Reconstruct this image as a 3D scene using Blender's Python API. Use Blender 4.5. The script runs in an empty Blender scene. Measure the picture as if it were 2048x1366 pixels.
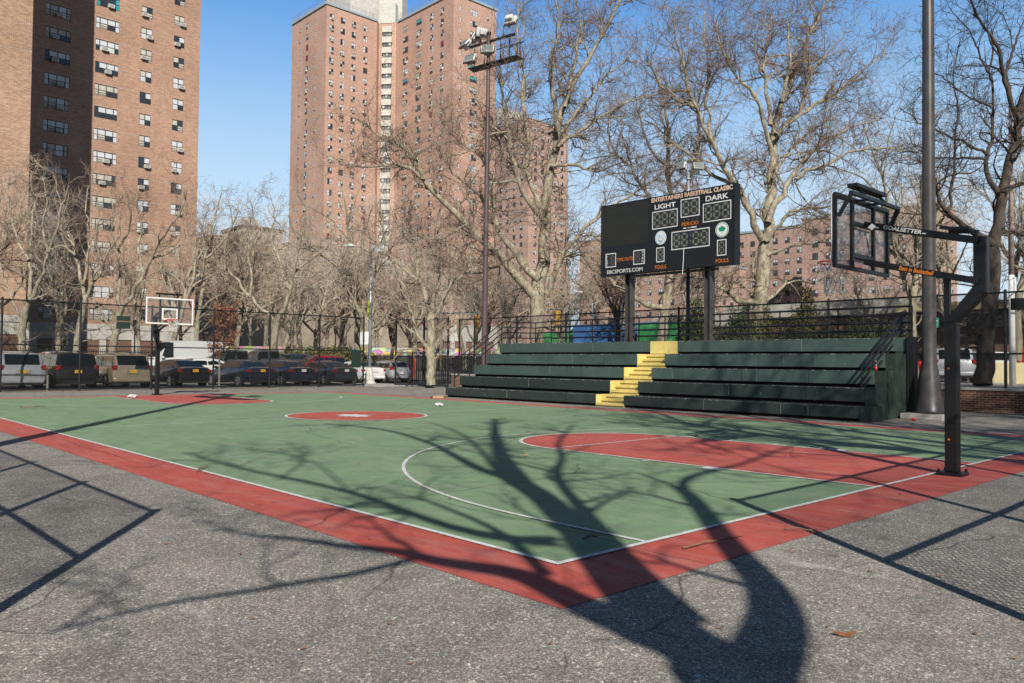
import bpy, math, random
import numpy as np
from mathutils import Vector, Matrix
R_ = math.radians
rnd = random.Random(7)
scene = bpy.context.scene
COL = scene.collection

# ------------------------------------------------------------------ camera
CAMP = (-4.2345, -4.0019, 1.4587); YAW, PITCH, ROLL, FPX = 0.8162, 0.0261, 0.0095, 1598.4
cF = np.array([math.cos(YAW)*math.cos(PITCH), math.sin(YAW)*math.cos(PITCH), math.sin(PITCH)])
cR0 = np.array([math.sin(YAW), -math.cos(YAW), 0.0]); cU0 = np.cross(cR0, cF)
cR = cR0*math.cos(ROLL)+cU0*math.sin(ROLL); cU = -cR0*math.sin(ROLL)+cU0*math.cos(ROLL)
cC = np.array(CAMP)
def ray(u, v): return cF + cR*(u-1024)/FPX + cU*(683-v)/FPX
def at(u, v, dep): return cC + ray(u, v)*dep
def atx(u, v, x):
    d = ray(u, v); return cC + d*(x-cC[0])/d[0]
def aty(u, v, y):
    d = ray(u, v); return cC + d*(y-cC[1])/d[1]
def gnd(u, v, z=0.0):
    d = ray(u, v); return cC + d*(z-cC[2])/d[2]
cam_d = bpy.data.cameras.new("camera"); cam = bpy.data.objects.new("camera", cam_d); COL.objects.link(cam)
cam_d.sensor_width = 36; cam_d.lens = 36*FPX/2048; cam_d.clip_end = 3000; cam_d.clip_start = 0.05
m = Matrix((( cR[0], cU[0], -cF[0], CAMP[0]), (cR[1], cU[1], -cF[1], CAMP[1]), (cR[2], cU[2], -cF[2], CAMP[2]), (0, 0, 0, 1)))
cam.matrix_world = m
scene.camera = cam

# ------------------------------------------------------------------ light
KX, KY = 0.85, 1.22                       # shadow travel per metre of height
sun_dir = Vector((-KX, -KY, 1.0)).normalized()
sd = bpy.data.lights.new("sun", 'SUN'); sd.energy = 5.0; sd.angle = R_(0.45); sd.color = (1.0, 0.95, 0.86)
so = bpy.data.objects.new("sun", sd); COL.objects.link(so)
so.rotation_euler = sun_dir.to_track_quat('Z', 'Y').to_euler()
so.location = (0, -20, 40)
w = bpy.data.worlds.new("World"); scene.world = w; w.use_nodes = True
nt = w.node_tree; nt.nodes.clear()
wo = nt.nodes.new("ShaderNodeOutputWorld"); bg = nt.nodes.new("ShaderNodeBackground"); sky = nt.nodes.new("ShaderNodeTexSky")
sky.sky_type = 'NISHITA'; sky.sun_disc = False
sky.sun_elevation = math.asin(sun_dir.z); sky.sun_rotation = math.atan2(sun_dir.x, sun_dir.y)
sky.air_density = 1.0; sky.dust_density = 0.3; sky.ozone_density = 1.5; sky.altitude = 0
bg.inputs[1].default_value = 0.165
gm = nt.nodes.new('ShaderNodeGamma'); gm.inputs[1].default_value = 0.62
hs = nt.nodes.new('ShaderNodeHueSaturation'); hs.inputs['Saturation'].default_value = 1.6
nt.links.new(sky.outputs[0], gm.inputs[0]); nt.links.new(gm.outputs[0], hs.inputs['Color']); 
tcw = nt.nodes.new('ShaderNodeTexCoord'); sx_ = nt.nodes.new('ShaderNodeSeparateXYZ'); nt.links.new(tcw.outputs['Generated'], sx_.inputs[0])
def wramp(stops):
    r = nt.nodes.new('ShaderNodeValToRGB'); 
    while len(r.color_ramp.elements) < len(stops): r.color_ramp.elements.new(.5)
    for e, (p, c) in zip(r.color_ramp.elements, stops): e.position = p; e.color = (*c, 1)
    nt.links.new(sx_.outputs[2], r.inputs[0]); return r.outputs[0]
def wmix(mode, fac, a, b):
    x = nt.nodes.new('ShaderNodeMix'); x.data_type = 'RGBA'; x.blend_type = mode; x.clamp_factor = False
    for sck, v in ((x.inputs[0], fac), (x.inputs[6], a), (x.inputs[7], b)):
        if hasattr(v, 'is_output'): nt.links.new(v, sck)
        elif hasattr(v, '__len__'): sck.default_value = (*v, 1)
        else: sck.default_value = v
    return x.outputs[2]
body = wmix('MULTIPLY', 1.0, hs.outputs[0], wramp([(0.0, (.9, .95, 1)), (.30, (.48, .82, 1)), (.44, (.30, .70, 1)), (.60, (.17, .26, .32)), (.9, (.11, .15, .18))]))  # upper sky darkened to lower the ambient light
body = wmix('MULTIPLY', 1.0, body, (1.9, 1.9, 1.9))
haze = wmix('MIX', wramp([(0.0, (.95,)*3), (.12, (.90,)*3), (.22, (.64,)*3), (.33, (.30,)*3), (.46, (.0,)*3)]), body, (4.1, 4.85, 5.55))
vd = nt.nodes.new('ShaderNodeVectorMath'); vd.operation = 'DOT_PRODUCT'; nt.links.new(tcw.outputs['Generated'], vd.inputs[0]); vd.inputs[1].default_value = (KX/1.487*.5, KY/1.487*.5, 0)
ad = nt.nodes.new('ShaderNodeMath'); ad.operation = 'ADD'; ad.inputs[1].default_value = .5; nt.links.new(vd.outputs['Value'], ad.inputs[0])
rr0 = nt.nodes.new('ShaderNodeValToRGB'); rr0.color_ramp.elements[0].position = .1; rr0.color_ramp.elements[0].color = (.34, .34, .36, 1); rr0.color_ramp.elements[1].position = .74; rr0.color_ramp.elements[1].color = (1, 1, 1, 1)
nt.links.new(ad.outputs[0], rr0.inputs[0]); haze = wmix('MULTIPLY', 1.0, haze, rr0.outputs[0])  # sun side of the sky dimmed to cut fill light
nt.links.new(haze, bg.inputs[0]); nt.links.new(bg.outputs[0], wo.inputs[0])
scene.view_settings.view_transform = 'Standard'; scene.view_settings.look = 'None'
scene.view_settings.exposure = 0; scene.view_settings.gamma = 1
scene.render.engine = 'CYCLES'
scene.cycles.use_denoising = True
scene.cycles.max_bounces = 6; scene.cycles.diffuse_bounces = 1; scene.cycles.transparent_max_bounces = 16
scene.cycles.caustics_reflective = False; scene.cycles.caustics_refractive = False

# ------------------------------------------------------------------ materials
class NT:
    def __init__(s, name):
        s.m = bpy.data.materials.new(name); s.m.use_nodes = True
        s.t = s.m.node_tree; s.b = s.t.nodes["Principled BSDF"]; s.out = s.t.nodes["Material Output"]
    def n(s, ty, **k):
        x = s.t.nodes.new("ShaderNode"+ty)
        for a, v in k.items(): setattr(x, a, v)
        return x
    def l(s, a, b): s.t.links.new(a, b)
    def coord(s, kind="Object", scale=None):
        c = s.n("TexCoord").outputs[kind]
        if scale is not None:
            mp = s.n("Mapping"); mp.inputs["Scale"].default_value = scale if hasattr(scale, '__len__') else (scale,)*3
            s.l(c, mp.inputs["Vector"]); return mp.outputs[0]
        return c
    def noise(s, vec, scale, detail=3, rough=0.55):
        x = s.n("TexNoise"); x.inputs["Scale"].default_value = scale; x.inputs["Detail"].default_value = detail; x.inputs["Roughness"].default_value = rough
        s.l(vec, x.inputs["Vector"]); return x.outputs["Fac"]
    def ramp(s, fac, stops, interp='LINEAR'):
        x = s.n("ValToRGB"); cr = x.color_ramp; cr.interpolation = interp
        while len(cr.elements) < len(stops): cr.elements.new(0.5)
        for e, (p, c) in zip(cr.elements, stops):
            e.position = p; e.color = (c if len(c) == 4 else (*c, 1)) if hasattr(c, '__len__') else (c, c, c, 1)
        s.l(fac, x.inputs[0]); return x.outputs[0]
    def mix(s, fac, a, b, mode='MIX'):
        x = s.n("Mix", data_type='RGBA', blend_type=mode)
        for sock, v in ((x.inputs[0], fac), (x.inputs[6], a), (x.inputs[7], b)):
            if hasattr(v, 'is_output'): s.l(v, sock)
            elif hasattr(v, '__len__'): sock.default_value = (*v[:3], 1)
            else: sock.default_value = v
        return x.outputs[2]
    def math(s, op, a, b=0.0):
        x = s.n("Math", operation=op)
        for sock, v in ((x.inputs[0], a), (x.inputs[1], b)):
            if hasattr(v, 'is_output'): s.l(v, sock)
            else: sock.default_value = v
        return x.outputs[0]
    def bump(s, h, strength=0.3, dist=0.01):
        x = s.n("Bump"); x.inputs["Strength"].default_value = strength; x.inputs["Distance"].default_value = dist
        s.l(h, x.inputs["Height"]); s.l(x.outputs[0], s.b.inputs["Normal"])
    def col(s, c):
        if hasattr(c, 'is_output'): s.l(c, s.b.inputs["Base Color"])
        else: s.b.inputs["Base Color"].default_value = (*c, 1)
    def set(s, rough=0.7, metal=0.0, spec=0.5):
        s.b.inputs["Roughness"].default_value = rough; s.b.inputs["Metallic"].default_value = metal
        s.b.inputs["Specular IOR Level"].default_value = spec
def simple(name, c, rough=0.6, metal=0.0, var=0.25, sc=3.0, spec=0.5, coat=0.0):
    s = NT(name); v = s.coord("Object")
    f = s.noise(v, sc, 5, 0.65)
    lo = tuple(x*(1-var) for x in c); hi = tuple(min(1, x*(1+var)) for x in c)
    s.col(s.ramp(f, [(0.3, lo), (0.7, hi)])); s.set(rough, metal, spec)
    if coat: s.b.inputs["Coat Weight"].default_value = coat; s.b.inputs["Coat Roughness"].default_value = 0.05
    return s.m

def mk_asphalt(name, base=0.12, fine=True, warm=1.0):
    s = NT(name); v = s.coord("Object")
    big = s.noise(v, 0.35, 5, 0.6); mid = s.noise(v, 2.2, 5, 0.7)
    vor = s.n("TexVoronoi"); vor.inputs["Scale"].default_value = 135; s.l(v, vor.inputs["Vector"])
    sp = s.ramp(s.n_out(vor, "Color") if False else vor.outputs["Color"], [(0, 0), (1, 1)])
    sep = s.n("SeparateColor"); s.l(vor.outputs["Color"], sep.inputs[0])
    agg = s.ramp(sep.outputs[0], [(0.0, 0.45), (0.45, 0.70), (0.72, 1.0), (0.88, 1.35), (0.97, 1.95)])
    vor2 = s.n("TexVoronoi"); vor2.inputs["Scale"].default_value = 60; s.l(v, vor2.inputs["Vector"])
    sep2 = s.n("SeparateColor"); s.l(vor2.outputs["Color"], sep2.inputs[0])
    agg2 = s.ramp(sep2.outputs[1], [(0.0, 0.75), (0.9, 1.05), (0.97, 1.7)])
    tone = s.ramp(big, [(0.3, (base*0.52, base*0.47, base*0.41)), (0.5, (base, base*0.92, base*0.81)), (0.72, (base*1.4, base*1.29, base*1.13))])
    tone = s.mix(0.6, tone, s.ramp(mid, [(0.25, (base*0.58, base*.53, base*.46)), (0.75, (base*1.4, base*1.29, base*1.14))]))
    c = s.mix(1.0, tone, agg, 'MULTIPLY'); c = s.mix(1.0, c, agg2, 'MULTIPLY')
    c = s.mix(s.ramp(s.noise(v, 0.8, 3, 0.5), [(0.60, 0.0), (0.70, 0.45)]), c, (base*.35, base*.32, base*.28))
    c = s.mix(s.ramp(s.noise(v, 3.1, 2, 0.4), [(0.70, 0.0), (0.75, 0.5)]), c, (base*.25, base*.23, base*.2))
    # worn pale patches
    pv = s.coord("Object", (0.9, 0.22, 1)); pf = s.noise(pv, 1.1, 6, 0.75)
    c = s.mix(s.ramp(pf, [(0.62, 0.0), (0.78, 0.5)]), c, (base*2.6, base*2.5, base*2.3))
    # cracks
    wn = s.n("TexNoise"); wn.inputs["Scale"].default_value = 1.7; wn.inputs["Detail"].default_value = 6; s.l(v, wn.inputs["Vector"])
    wv = s.mix(0.28, v, wn.outputs["Color"], 'ADD')
    cr = s.n("TexVoronoi", feature='DISTANCE_TO_EDGE'); cr.inputs["Scale"].default_value = 0.42; s.l(wv, cr.inputs["Vector"])
    ck = s.ramp(cr.outputs["Distance"], [(0.0, 0.85), (0.0018, 0.6), (0.005, 0.0)])
    msk = s.ramp(s.noise(v, 0.5, 2), [(0.45, 0), (0.56, .9)])
    ckf = s.mix(1.0, ck, msk, 'MULTIPLY')
    c = s.mix(ckf, c, (0.02, 0.019, 0.017))
    s.col(c); s.set(0.85, 0, 0.35)
    s.bump(sep.outputs[0], 0.35, 0.006)
    return s.m
NT.n_out = lambda s, n, k: n.outputs[k]

def mk_paint(name, c, wear=(0.5, 0.47, 0.42)):
    s = NT(name); v = s.coord("Object")
    a = s.noise(v, 0.8, 6, 0.7); b = s.noise(v, 45, 2, 0.5)
    lo = tuple(x*0.78 for x in c); hi = tuple(x*1.16 for x in c)
    col = s.ramp(a, [(0.3, lo), (0.7, hi)])
    col = s.mix(0.25, col, s.ramp(b, [(0.35, tuple(x*0.8 for x in c)), (0.65, tuple(x*1.22 for x in c))]))
    a2 = s.noise(v, 3.5, 5, 0.7); col = s.mix(1.0, col, s.ramp(a2, [(0.3, (.86,)*3), (0.7, (1.14,)*3)]), 'MULTIPLY')
    fs_ = s.coord('Object', (14.0, 1.2, 1)); fn_ = s.noise(fs_, 1.0, 4, 0.6); col = s.mix(s.ramp(fn_, [(.66, 0), (.72, .22)]), col, wear)
    sv = s.coord("Object", (3.0, 0.5, 1)); sf = s.noise(sv, 1.4, 8, 0.8)
    col = s.mix(s.ramp(sf, [(0.48, 0), (0.70, 0.6)]), col, tuple(min(1, x*0.5+y*0.5) for x, y in zip(c, wear)))
    wn = s.noise(v, 6, 7, 0.8)
    col = s.mix(s.ramp(wn, [(0.28, 0.5), (0.34, 0)]), col, tuple(x*0.5 for x in c))
    wn2 = s.n("TexNoise"); wn2.inputs["Scale"].default_value = 1.5; wn2.inputs["Detail"].default_value = 6; s.l(v, wn2.inputs["Vector"])
    wv = s.mix(0.25, v, wn2.outputs["Color"], 'ADD')
    cr = s.n("TexVoronoi", feature='DISTANCE_TO_EDGE'); cr.inputs["Scale"].default_value = 0.22; s.l(wv, cr.inputs["Vector"])
    col = s.mix(s.ramp(cr.outputs["Distance"], [(0.0, 0.6), (0.002, 0.5), (0.004, 0.0)]), col, (0.03, 0.03, 0.025))
    s.col(col); s.set(0.72, 0, 0.35); s.bump(b, 0.2, 0.004)
    return s.m
def mk_line(name):
    s = NT(name); v = s.coord("Object")
    f = s.noise(v, 14, 6, 0.75)
    s.col(s.ramp(f, [(0.34, (0.36, 0.40, 0.34)), (0.47, (0.72, 0.73, 0.70)), (0.7, (0.86, 0.87, 0.85))])); s.set(0.7)
    return s.m
def mk_brick(name, c1, c2, mortar, floor=2.65, zoff=0.0, bandamt=0.35, sc=1.0):
    s = NT(name); v = s.coord("Object")
    sep = s.n("SeparateXYZ"); s.l(v, sep.inputs[0])
    uu = s.math('ADD', sep.outputs[0], sep.outputs[1])
    cmb = s.n("CombineXYZ"); s.l(uu, cmb.inputs[0]); s.l(sep.outputs[2], cmb.inputs[1])
    br = s.n("TexBrick"); s.l(cmb.outputs[0], br.inputs["Vector"])
    br.inputs["Color1"].default_value = (*c1, 1); br.inputs["Color2"].default_value = (*c2, 1); br.inputs["Mortar"].default_value = (*mortar, 1)
    br.inputs["Scale"].default_value = 1.0; br.inputs["Brick Width"].default_value = 0.215*sc; br.inputs["Row Height"].default_value = 0.075*sc
    br.inputs["Mortar Size"].default_value = 0.010*sc; br.inputs["Bias"].default_value = 0.1
    c = br.outputs["Color"]
    pv = s.n("Mapping"); pv.inputs["Scale"].default_value = (1.2, 5.0, 1); s.l(cmb.outputs[0], pv.inputs["Vector"])
    n1 = s.noise(pv.outputs[0], 0.9, 6, 0.75)
    c = s.mix(1.0, c, s.ramp(n1, [(0.3, (0.72, 0.70, 0.68)), (0.5, (1, 1, 1)), (0.72, (1.28, 1.27, 1.22))]), 'MULTIPLY')
    n2 = s.noise(v, 0.12, 4, 0.6)
    c = s.mix(1.0, c, s.ramp(n2, [(0.3, (0.85,)*3), (0.7, (1.15,)*3)]), 'MULTIPLY')
    # floor-line band
    zz = s.math('MODULO', s.math('ADD', sep.outputs[2], 100*floor+zoff), floor)
    band = s.math('LESS_THAN', zz, 0.10)
    bn = s.ramp(s.noise(v, 1.3, 4, 0.7), [(0.4, 0.15), (0.62, 1.0)])
    c = s.mix(s.math('MULTIPLY', s.math('MULTIPLY', band, bn), bandamt), c, (0.55, 0.50, 0.44))
    s.col(c); s.set(0.88, 0, 0.3)
    return s.m
def mk_bark(name, a, b, c, sc=2.0):
    s = NT(name); v = s.coord("Object", (1, 1, 0.45))
    f = s.noise(v, sc*2.2, 5, 0.7)
    s.col(s.ramp(f, [(0.32, c), (0.46, b), (0.60, a), (0.75, tuple(min(1, x*1.12) for x in a))])); s.set(0.85, 0, 0.25)
    s.bump(s.noise(v, sc*7, 4, 0.7), 0.5, 0.03)
    return s.m

M = {}
M['asphalt'] = mk_asphalt("asphalt", 0.355)
M['lot'] = mk_asphalt("lot_asphalt", 0.26)
M['green'] = mk_paint("court_green", (0.215, 0.325, 0.18))
M['red'] = mk_paint("court_red", (0.52, 0.10, 0.075))
M['line'] = mk_line("court_line")
M['conc'] = simple("concrete", (0.42, 0.40, 0.37), 0.85, var=0.18, sc=2.5)
M['concw'] = simple("painted_concrete_white", (0.62, 0.60, 0.54), 0.85, var=0.15, sc=1.2)
M['soil'] = simple("soil", (0.11, 0.085, 0.06), 0.95, var=0.5, sc=0.8)
M['brickL'] = mk_brick("brick_left", (0.53, 0.28, 0.185), (0.37, 0.18, 0.115), (0.50, 0.42, 0.33), zoff=0.6)
M['brickW'] = mk_brick("brick_wing", (0.52, 0.31, 0.20), (0.34, 0.17, 0.11), (0.52, 0.43, 0.33), zoff=0.6, sc=1.6)
M['brickT'] = mk_brick("brick_tower", (0.60, 0.345, 0.255), (0.48, 0.255, 0.185), (0.56, 0.45, 0.38), zoff=1.2, bandamt=0.25)
M['brickF'] = mk_brick("brick_far", (0.54, 0.335, 0.26), (0.45, 0.26, 0.20), (0.52, 0.43, 0.38), bandamt=0.2)  # lightened and less saturated: distance haze put into the brick colour
M['brickR'] = mk_brick("brick_low", (0.26, 0.10, 0.065), (0.14, 0.06, 0.045), (0.36, 0.29, 0.22), floor=50, bandamt=0.0)
M['stone'] = simple("far_stone", (0.42, 0.35, 0.27), 0.9, var=0.3, sc=0.4)
M['white'] = simple("white_paint", (0.80, 0.79, 0.76), 0.6, var=0.05)
M['frame'] = simple("window_frame", (0.06, 0.053, 0.048), 0.5, var=0.15)
M['black'] = simple("black_metal", (0.012, 0.013, 0.014), 0.42, 0.0, var=0.3, sc=6)
M['blackgloss'] = simple("black_gloss_metal", (0.008, 0.008, 0.009), 0.42, 0.0, var=0.2, sc=4)
M['wire'] = simple("coated_wire", (0.012, 0.014, 0.014), 0.5, 0.0, var=0.2)
M['galv'] = simple("galvanised", (0.50, 0.52, 0.54), 0.45, 0.5, var=0.15)
M['greensign'] = simple("dark_green_panel", (0.015, 0.032, 0.025), 0.6, var=0.15)
M['polebrown'] = simple("brown_pole_paint", (0.125, 0.088, 0.092), 0.42, 0.2, var=0.2, sc=1.5)
M['polegrey'] = simple("grey_pole_paint", (0.085, 0.078, 0.076), 0.40, 0.3, var=0.35, sc=2.0)
M['lampwhite'] = simple("lamp_housing", (0.72, 0.72, 0.69), 0.5, var=0.06)
M['lampglass'] = simple("lamp_glass", (0.30, 0.35, 0.33), 0.12, 0.3, var=0.15)
M['bark'] = mk_bark("plane_bark", (0.46, 0.405, 0.30), (0.30, 0.26, 0.19), (0.12, 0.10, 0.075))
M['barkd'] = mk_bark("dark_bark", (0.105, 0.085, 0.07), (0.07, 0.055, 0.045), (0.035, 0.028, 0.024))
M['barkm'] = mk_bark("mid_bark", (0.46, 0.40, 0.30), (0.36, 0.31, 0.23), (0.20, 0.165, 0.125))
M['twig'] = simple("twigs", (0.25, 0.175, 0.135), 0.9, var=0.35, sc=0.5)
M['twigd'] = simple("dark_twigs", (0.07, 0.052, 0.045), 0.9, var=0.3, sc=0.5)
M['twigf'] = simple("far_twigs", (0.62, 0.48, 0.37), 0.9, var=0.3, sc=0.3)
M['dryleaf'] = simple("dry_leaves", (0.30, 0.12, 0.06), 0.8, var=0.5, sc=2)
M['ever'] = simple("evergreen", (0.060, 0.072, 0.030), 0.85, var=0.7, sc=1.5)
M['ever2'] = simple("evergreen_yellowish", (0.17, 0.15, 0.05), 0.85, var=0.6, sc=1.5)
M['mural_blue'] = simple("mural_blue", (0.08, 0.24, 0.60), 0.7, var=0.3, sc=0.8)
M['mural_green'] = simple("mural_green", (0.10, 0.48, 0.17), 0.7, var=0.3, sc=0.8)
M['cream'] = simple("cream_paint", (0.68, 0.58, 0.33), 0.8, var=0.08)
M['orange'] = simple("orange_lettering", (0.78, 0.22, 0.02), 0.5, var=0.05)
M['redp'] = simple("red_paint", (0.60, 0.035, 0.02), 0.45, var=0.1)
M['sbwhite'] = simple("white_lettering", (0.82, 0.82, 0.80), 0.5, var=0.03)
M['boardblack'] = simple("scoreboard_black", (0.009, 0.009, 0.010), 0.45, var=0.2, sc=2)
M['digit'] = simple("unlit_digit", (0.17, 0.17, 0.12), 0.5, var=0.15)
M['digitr'] = simple("unlit_red_digit", (0.15, 0.085, 0.09), 0.5, var=0.15)
M['tyre'] = simple("tyre_rubber", (0.018, 0.018, 0.018), 0.85, var=0.2)
M['rim'] = simple("alloy_rim", (0.55, 0.56, 0.58), 0.3, 0.7, var=0.1)
M['plate'] = simple("yellow_plate", (0.75, 0.42, 0.03), 0.5, var=0.08, sc=12)
M['platew'] = simple("white_plate", (0.75, 0.75, 0.75), 0.5, var=0.08, sc=12)
M['tail'] = simple("tail_lamp", (0.30, 0.012, 0.012), 0.15, var=0.3, sc=8, coat=0.5)
M['head'] = simple("head_lamp", (0.6, 0.62, 0.65), 0.12, 0.2, var=0.1, sc=8, coat=0.5)
M['carglass'] = simple("car_glass", (0.008, 0.012, 0.013), 0.06, 0.0, var=0.3, spec=0.7, coat=0.6)
M['net'] = simple("white_net", (0.72, 0.72, 0.70), 0.9, var=0.05)
M['bwood'] = simple("wood_stick", (0.23, 0.14, 0.085), 0.9, var=0.3, sc=10)
M['card'] = simple("cardboard", (0.42, 0.30, 0.19), 0.85, var=0.15, sc=6)
M['bag'] = simple("plastic_bag", (0.78, 0.76, 0.76), 0.4, var=0.08, sc=8)
M['pink'] = simple("pink_curtain", (0.30, 0.035, 0.085), 0.8, var=0.25, sc=1.5)
M['teal'] = simple("teal_curtain", (0.03, 0.42, 0.42), 0.8, var=0.3, sc=2)
M['curt'] = simple("cream_curtain", (0.55, 0.52, 0.45), 0.8, var=0.25, sc=2)
M['blind'] = simple("window_blind", (0.66, 0.68, 0.70), 0.35, var=0.12, sc=1.0, coat=0.4)
M['wglass'] = simple("window_glass", (0.035, 0.045, 0.055), 0.08, var=0.5, sc=0.7, spec=0.7, coat=0.5)
M['acunit'] = simple("air_conditioner", (0.68, 0.67, 0.62), 0.6, var=0.08)
def paint(name, c): return simple("car_paint_"+name, c, 0.28, 0.35, var=0.06, coat=0.9)
# concrete bleacher paint: dark green, chipped
def mk_bleach(name, c, chip=(0.5, 0.52, 0.48), th=0.635, chs=9):
    s = NT(name); v = s.coord("Object")
    f = s.noise(v, 0.7, 6, 0.7)
    col = s.ramp(f, [(0.3, tuple(x*0.75 for x in c)), (0.7, tuple(x*1.2 for x in c))])
    sv = s.coord("Object", (1, 1, 0.25)); st = s.noise(sv, 5, 5, 0.7)
    col = s.mix(s.ramp(st, [(0.55, 0), (0.75, 0.35)]), col, tuple(x*0.55 for x in c))
    ch = s.noise(v, chs, 8, 0.8)
    col = s.mix(s.ramp(ch, [(th, 0), (th+.025, 0.75)]), col, chip)
    s.col(col); s.set(0.55, 0, 0.4); return s.m
M['bleach'] = mk_bleach("bleacher_green", (0.070, 0.108, 0.096))
M['yellow'] = mk_bleach("safety_yellow", (0.80, 0.64, 0.22), (.30, .22, .08), .60, 7)
M['edge'] = mk_bleach('worn_concrete_edge', (0.075, 0.10, 0.088), (.42, .43, .40), .53, 6)
M['endw'] = mk_bleach('end_wall_shade_green', (0.030, 0.046, 0.038), (.3, .32, .3), .62, 5)  # bleacher green darkened to put tree shade on the end wall
M['bleachd'] = mk_bleach("bleacher_dark_green", (0.032, 0.045, 0.040))
M['gap'] = simple("painted_gap_shade", (0.004, 0.004, 0.004), 0.9, var=0.1)  # near black, stands in for the shade below the seat blocks
def mk_glass(name):
    s = NT(name); s.col((0.75, 0.80, 0.85)); s.set(0.03, 0, 0.5)
    tr = s.n("BsdfTransparent"); tr.inputs[0].default_value = (0.975, 0.98, 0.99, 1)
    mx = s.n("MixShader"); fr = s.n("Fresnel"); fr.inputs[0].default_value = 1.5
    s.b.inputs["Base Color"].default_value = (0.5, 0.53, 0.58, 1)
    a = s.math('ADD', s.math('MULTIPLY', fr.outputs[0], 0.35), 0.03)
    s.l(a, mx.inputs[0]); s.l(tr.outputs[0], mx.inputs[1]); s.l(s.b.outputs[0], mx.inputs[2]); s.l(mx.outputs[0], s.out.inputs[0])
    return s.m
M['boardglass'] = mk_glass("backboard_glass")

# ------------------------------------------------------------------ mesh builder
class MB:
    def __init__(s): s.v = []; s.f = []; s.mi = []; s.mats = []
    def m(s, mat):
        if mat not in s.mats: s.mats.append(mat)
        return s.mats.index(mat)
    def add(s, vs, fs, mat=None):
        o = len(s.v); s.v += [tuple(map(float, p)) for p in vs]; s.f += [tuple(i+o for i in f) for f in fs]
        s.mi += [s.m(mat) if mat else 0]*len(fs)
    def box(s, x0, x1, y0, y1, z0, z1, mat=None):
        s.add([(x0,y0,z0),(x1,y0,z0),(x1,y1,z0),(x0,y1,z0),(x0,y0,z1),(x1,y0,z1),(x1,y1,z1),(x0,y1,z1)],
              [(0,3,2,1),(4,5,6,7),(0,1,5,4),(1,2,6,5),(2,3,7,6),(3,0,4,7)], mat)
    def obox(s, c, ax, ay, az, mat=None):
        c, ax, ay, az = map(np.array, (c, ax, ay, az)); P = []
        for sz in (-1, 1):
            for sx, sy in ((-1,-1),(1,-1),(1,1),(-1,1)): P.append(c+ax*sx+ay*sy+az*sz)
        s.add(P, [(0,3,2,1),(4,5,6,7),(0,1,5,4),(1,2,6,5),(2,3,7,6),(3,0,4,7)], mat)
    def bar(s, p0, p1, w, h, mat=None, up=(0,0,1)):
        p0 = np.array(p0, float); p1 = np.array(p1, float); d = p1-p0; L = np.linalg.norm(d); d /= L
        u = np.array(up, float); a = np.cross(d, u)
        if np.linalg.norm(a) < 1e-4: a = np.cross(d, (1, 0, 0))
        a /= np.linalg.norm(a); b = np.cross(a, d)
        s.obox((p0+p1)/2, d*L/2, a*w/2, b*h/2, mat)
    def tube(s, pts, r, n=8, mat=None, caps=True):
        pts = [np.array(p, float) for p in pts]; K = len(pts); rs = r if hasattr(r, '__len__') else [r]*K
        o = []; prev = None
        for i, p in enumerate(pts):
            t = pts[min(i+1, K-1)]-pts[max(i-1, 0)]; t = t/(np.linalg.norm(t)+1e-12)
            if prev is None:
                a = np.cross(t, (0, 0, 1) if abs(t[2]) < .9 else (1, 0, 0))
            else: a = prev-t*(prev@t)
            a /= np.linalg.norm(a)+1e-12; prev = a; b = np.cross(t, a)
            for k in range(n):
                q = 2*math.pi*k/n; o.append(p+rs[i]*(a*math.cos(q)+b*math.sin(q)))
        fs = [(i*n+k, i*n+(k+1) % n, (i+1)*n+(k+1) % n, (i+1)*n+k) for i in range(K-1) for k in range(n)]
        if caps: fs += [tuple(range(n))[::-1], tuple((K-1)*n+k for k in range(n))]
        s.add(o, fs, mat)
    def quad(s, a, b, c, d, mat=None): s.add([a, b, c, d], [(0, 1, 2, 3)], mat)
    def poly(s, pts, mat=None): s.add(pts, [tuple(range(len(pts)))], mat)
    def mesh(s, name, mat=None, smooth=False):
        me = bpy.data.meshes.new(name); me.from_pydata(s.v, [], s.f)
        for mm in (s.mats if s.mats else ([mat] if mat else [])): me.materials.append(mm)
        if s.mats: me.polygons.foreach_set("material_index", s.mi)
        if smooth: me.polygons.foreach_set("use_smooth", [True]*len(me.polygons))
        me.update(); return me
    def build(s, name, mat=None, parent=None, smooth=False, bevel=0, loc=None):
        me = s.mesh(name, mat, smooth); return link(name, me, parent, bevel, loc)
def link(name, me, parent=None, bevel=0, loc=None):
    o = bpy.data.objects.new(name, me); COL.objects.link(o)
    if parent: o.parent = parent
    if loc is not None: o.location = loc
    if bevel:
        b = o.modifiers.new("bevel", 'BEVEL'); b.width = bevel; b.segments = 2; b.limit_method = 'ANGLE'
    return o
def empty(name, label, cat, loc=(0, 0, 0), rotz=0, group=None, kind=None):
    o = bpy.data.objects.new(name, None); COL.objects.link(o); o.location = loc; o.rotation_euler = (0, 0, rotz)
    o.empty_display_size = 0.2
    return tag(o, label, cat, group, kind)
def tag(o, label=None, cat=None, group=None, kind=None):
    if label: o['label'] = label
    if cat: o['category'] = cat
    if group: o['group'] = group
    if kind: o['kind'] = kind
    return o
def struct(o, label=None, cat=None): return tag(o, label, cat, None, 'structure')
def copy_tree(o, parent=None):
    c = o.copy(); COL.objects.link(c); c.parent = parent
    for ch in list(o.children): copy_tree(ch, c)
    return c
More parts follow.
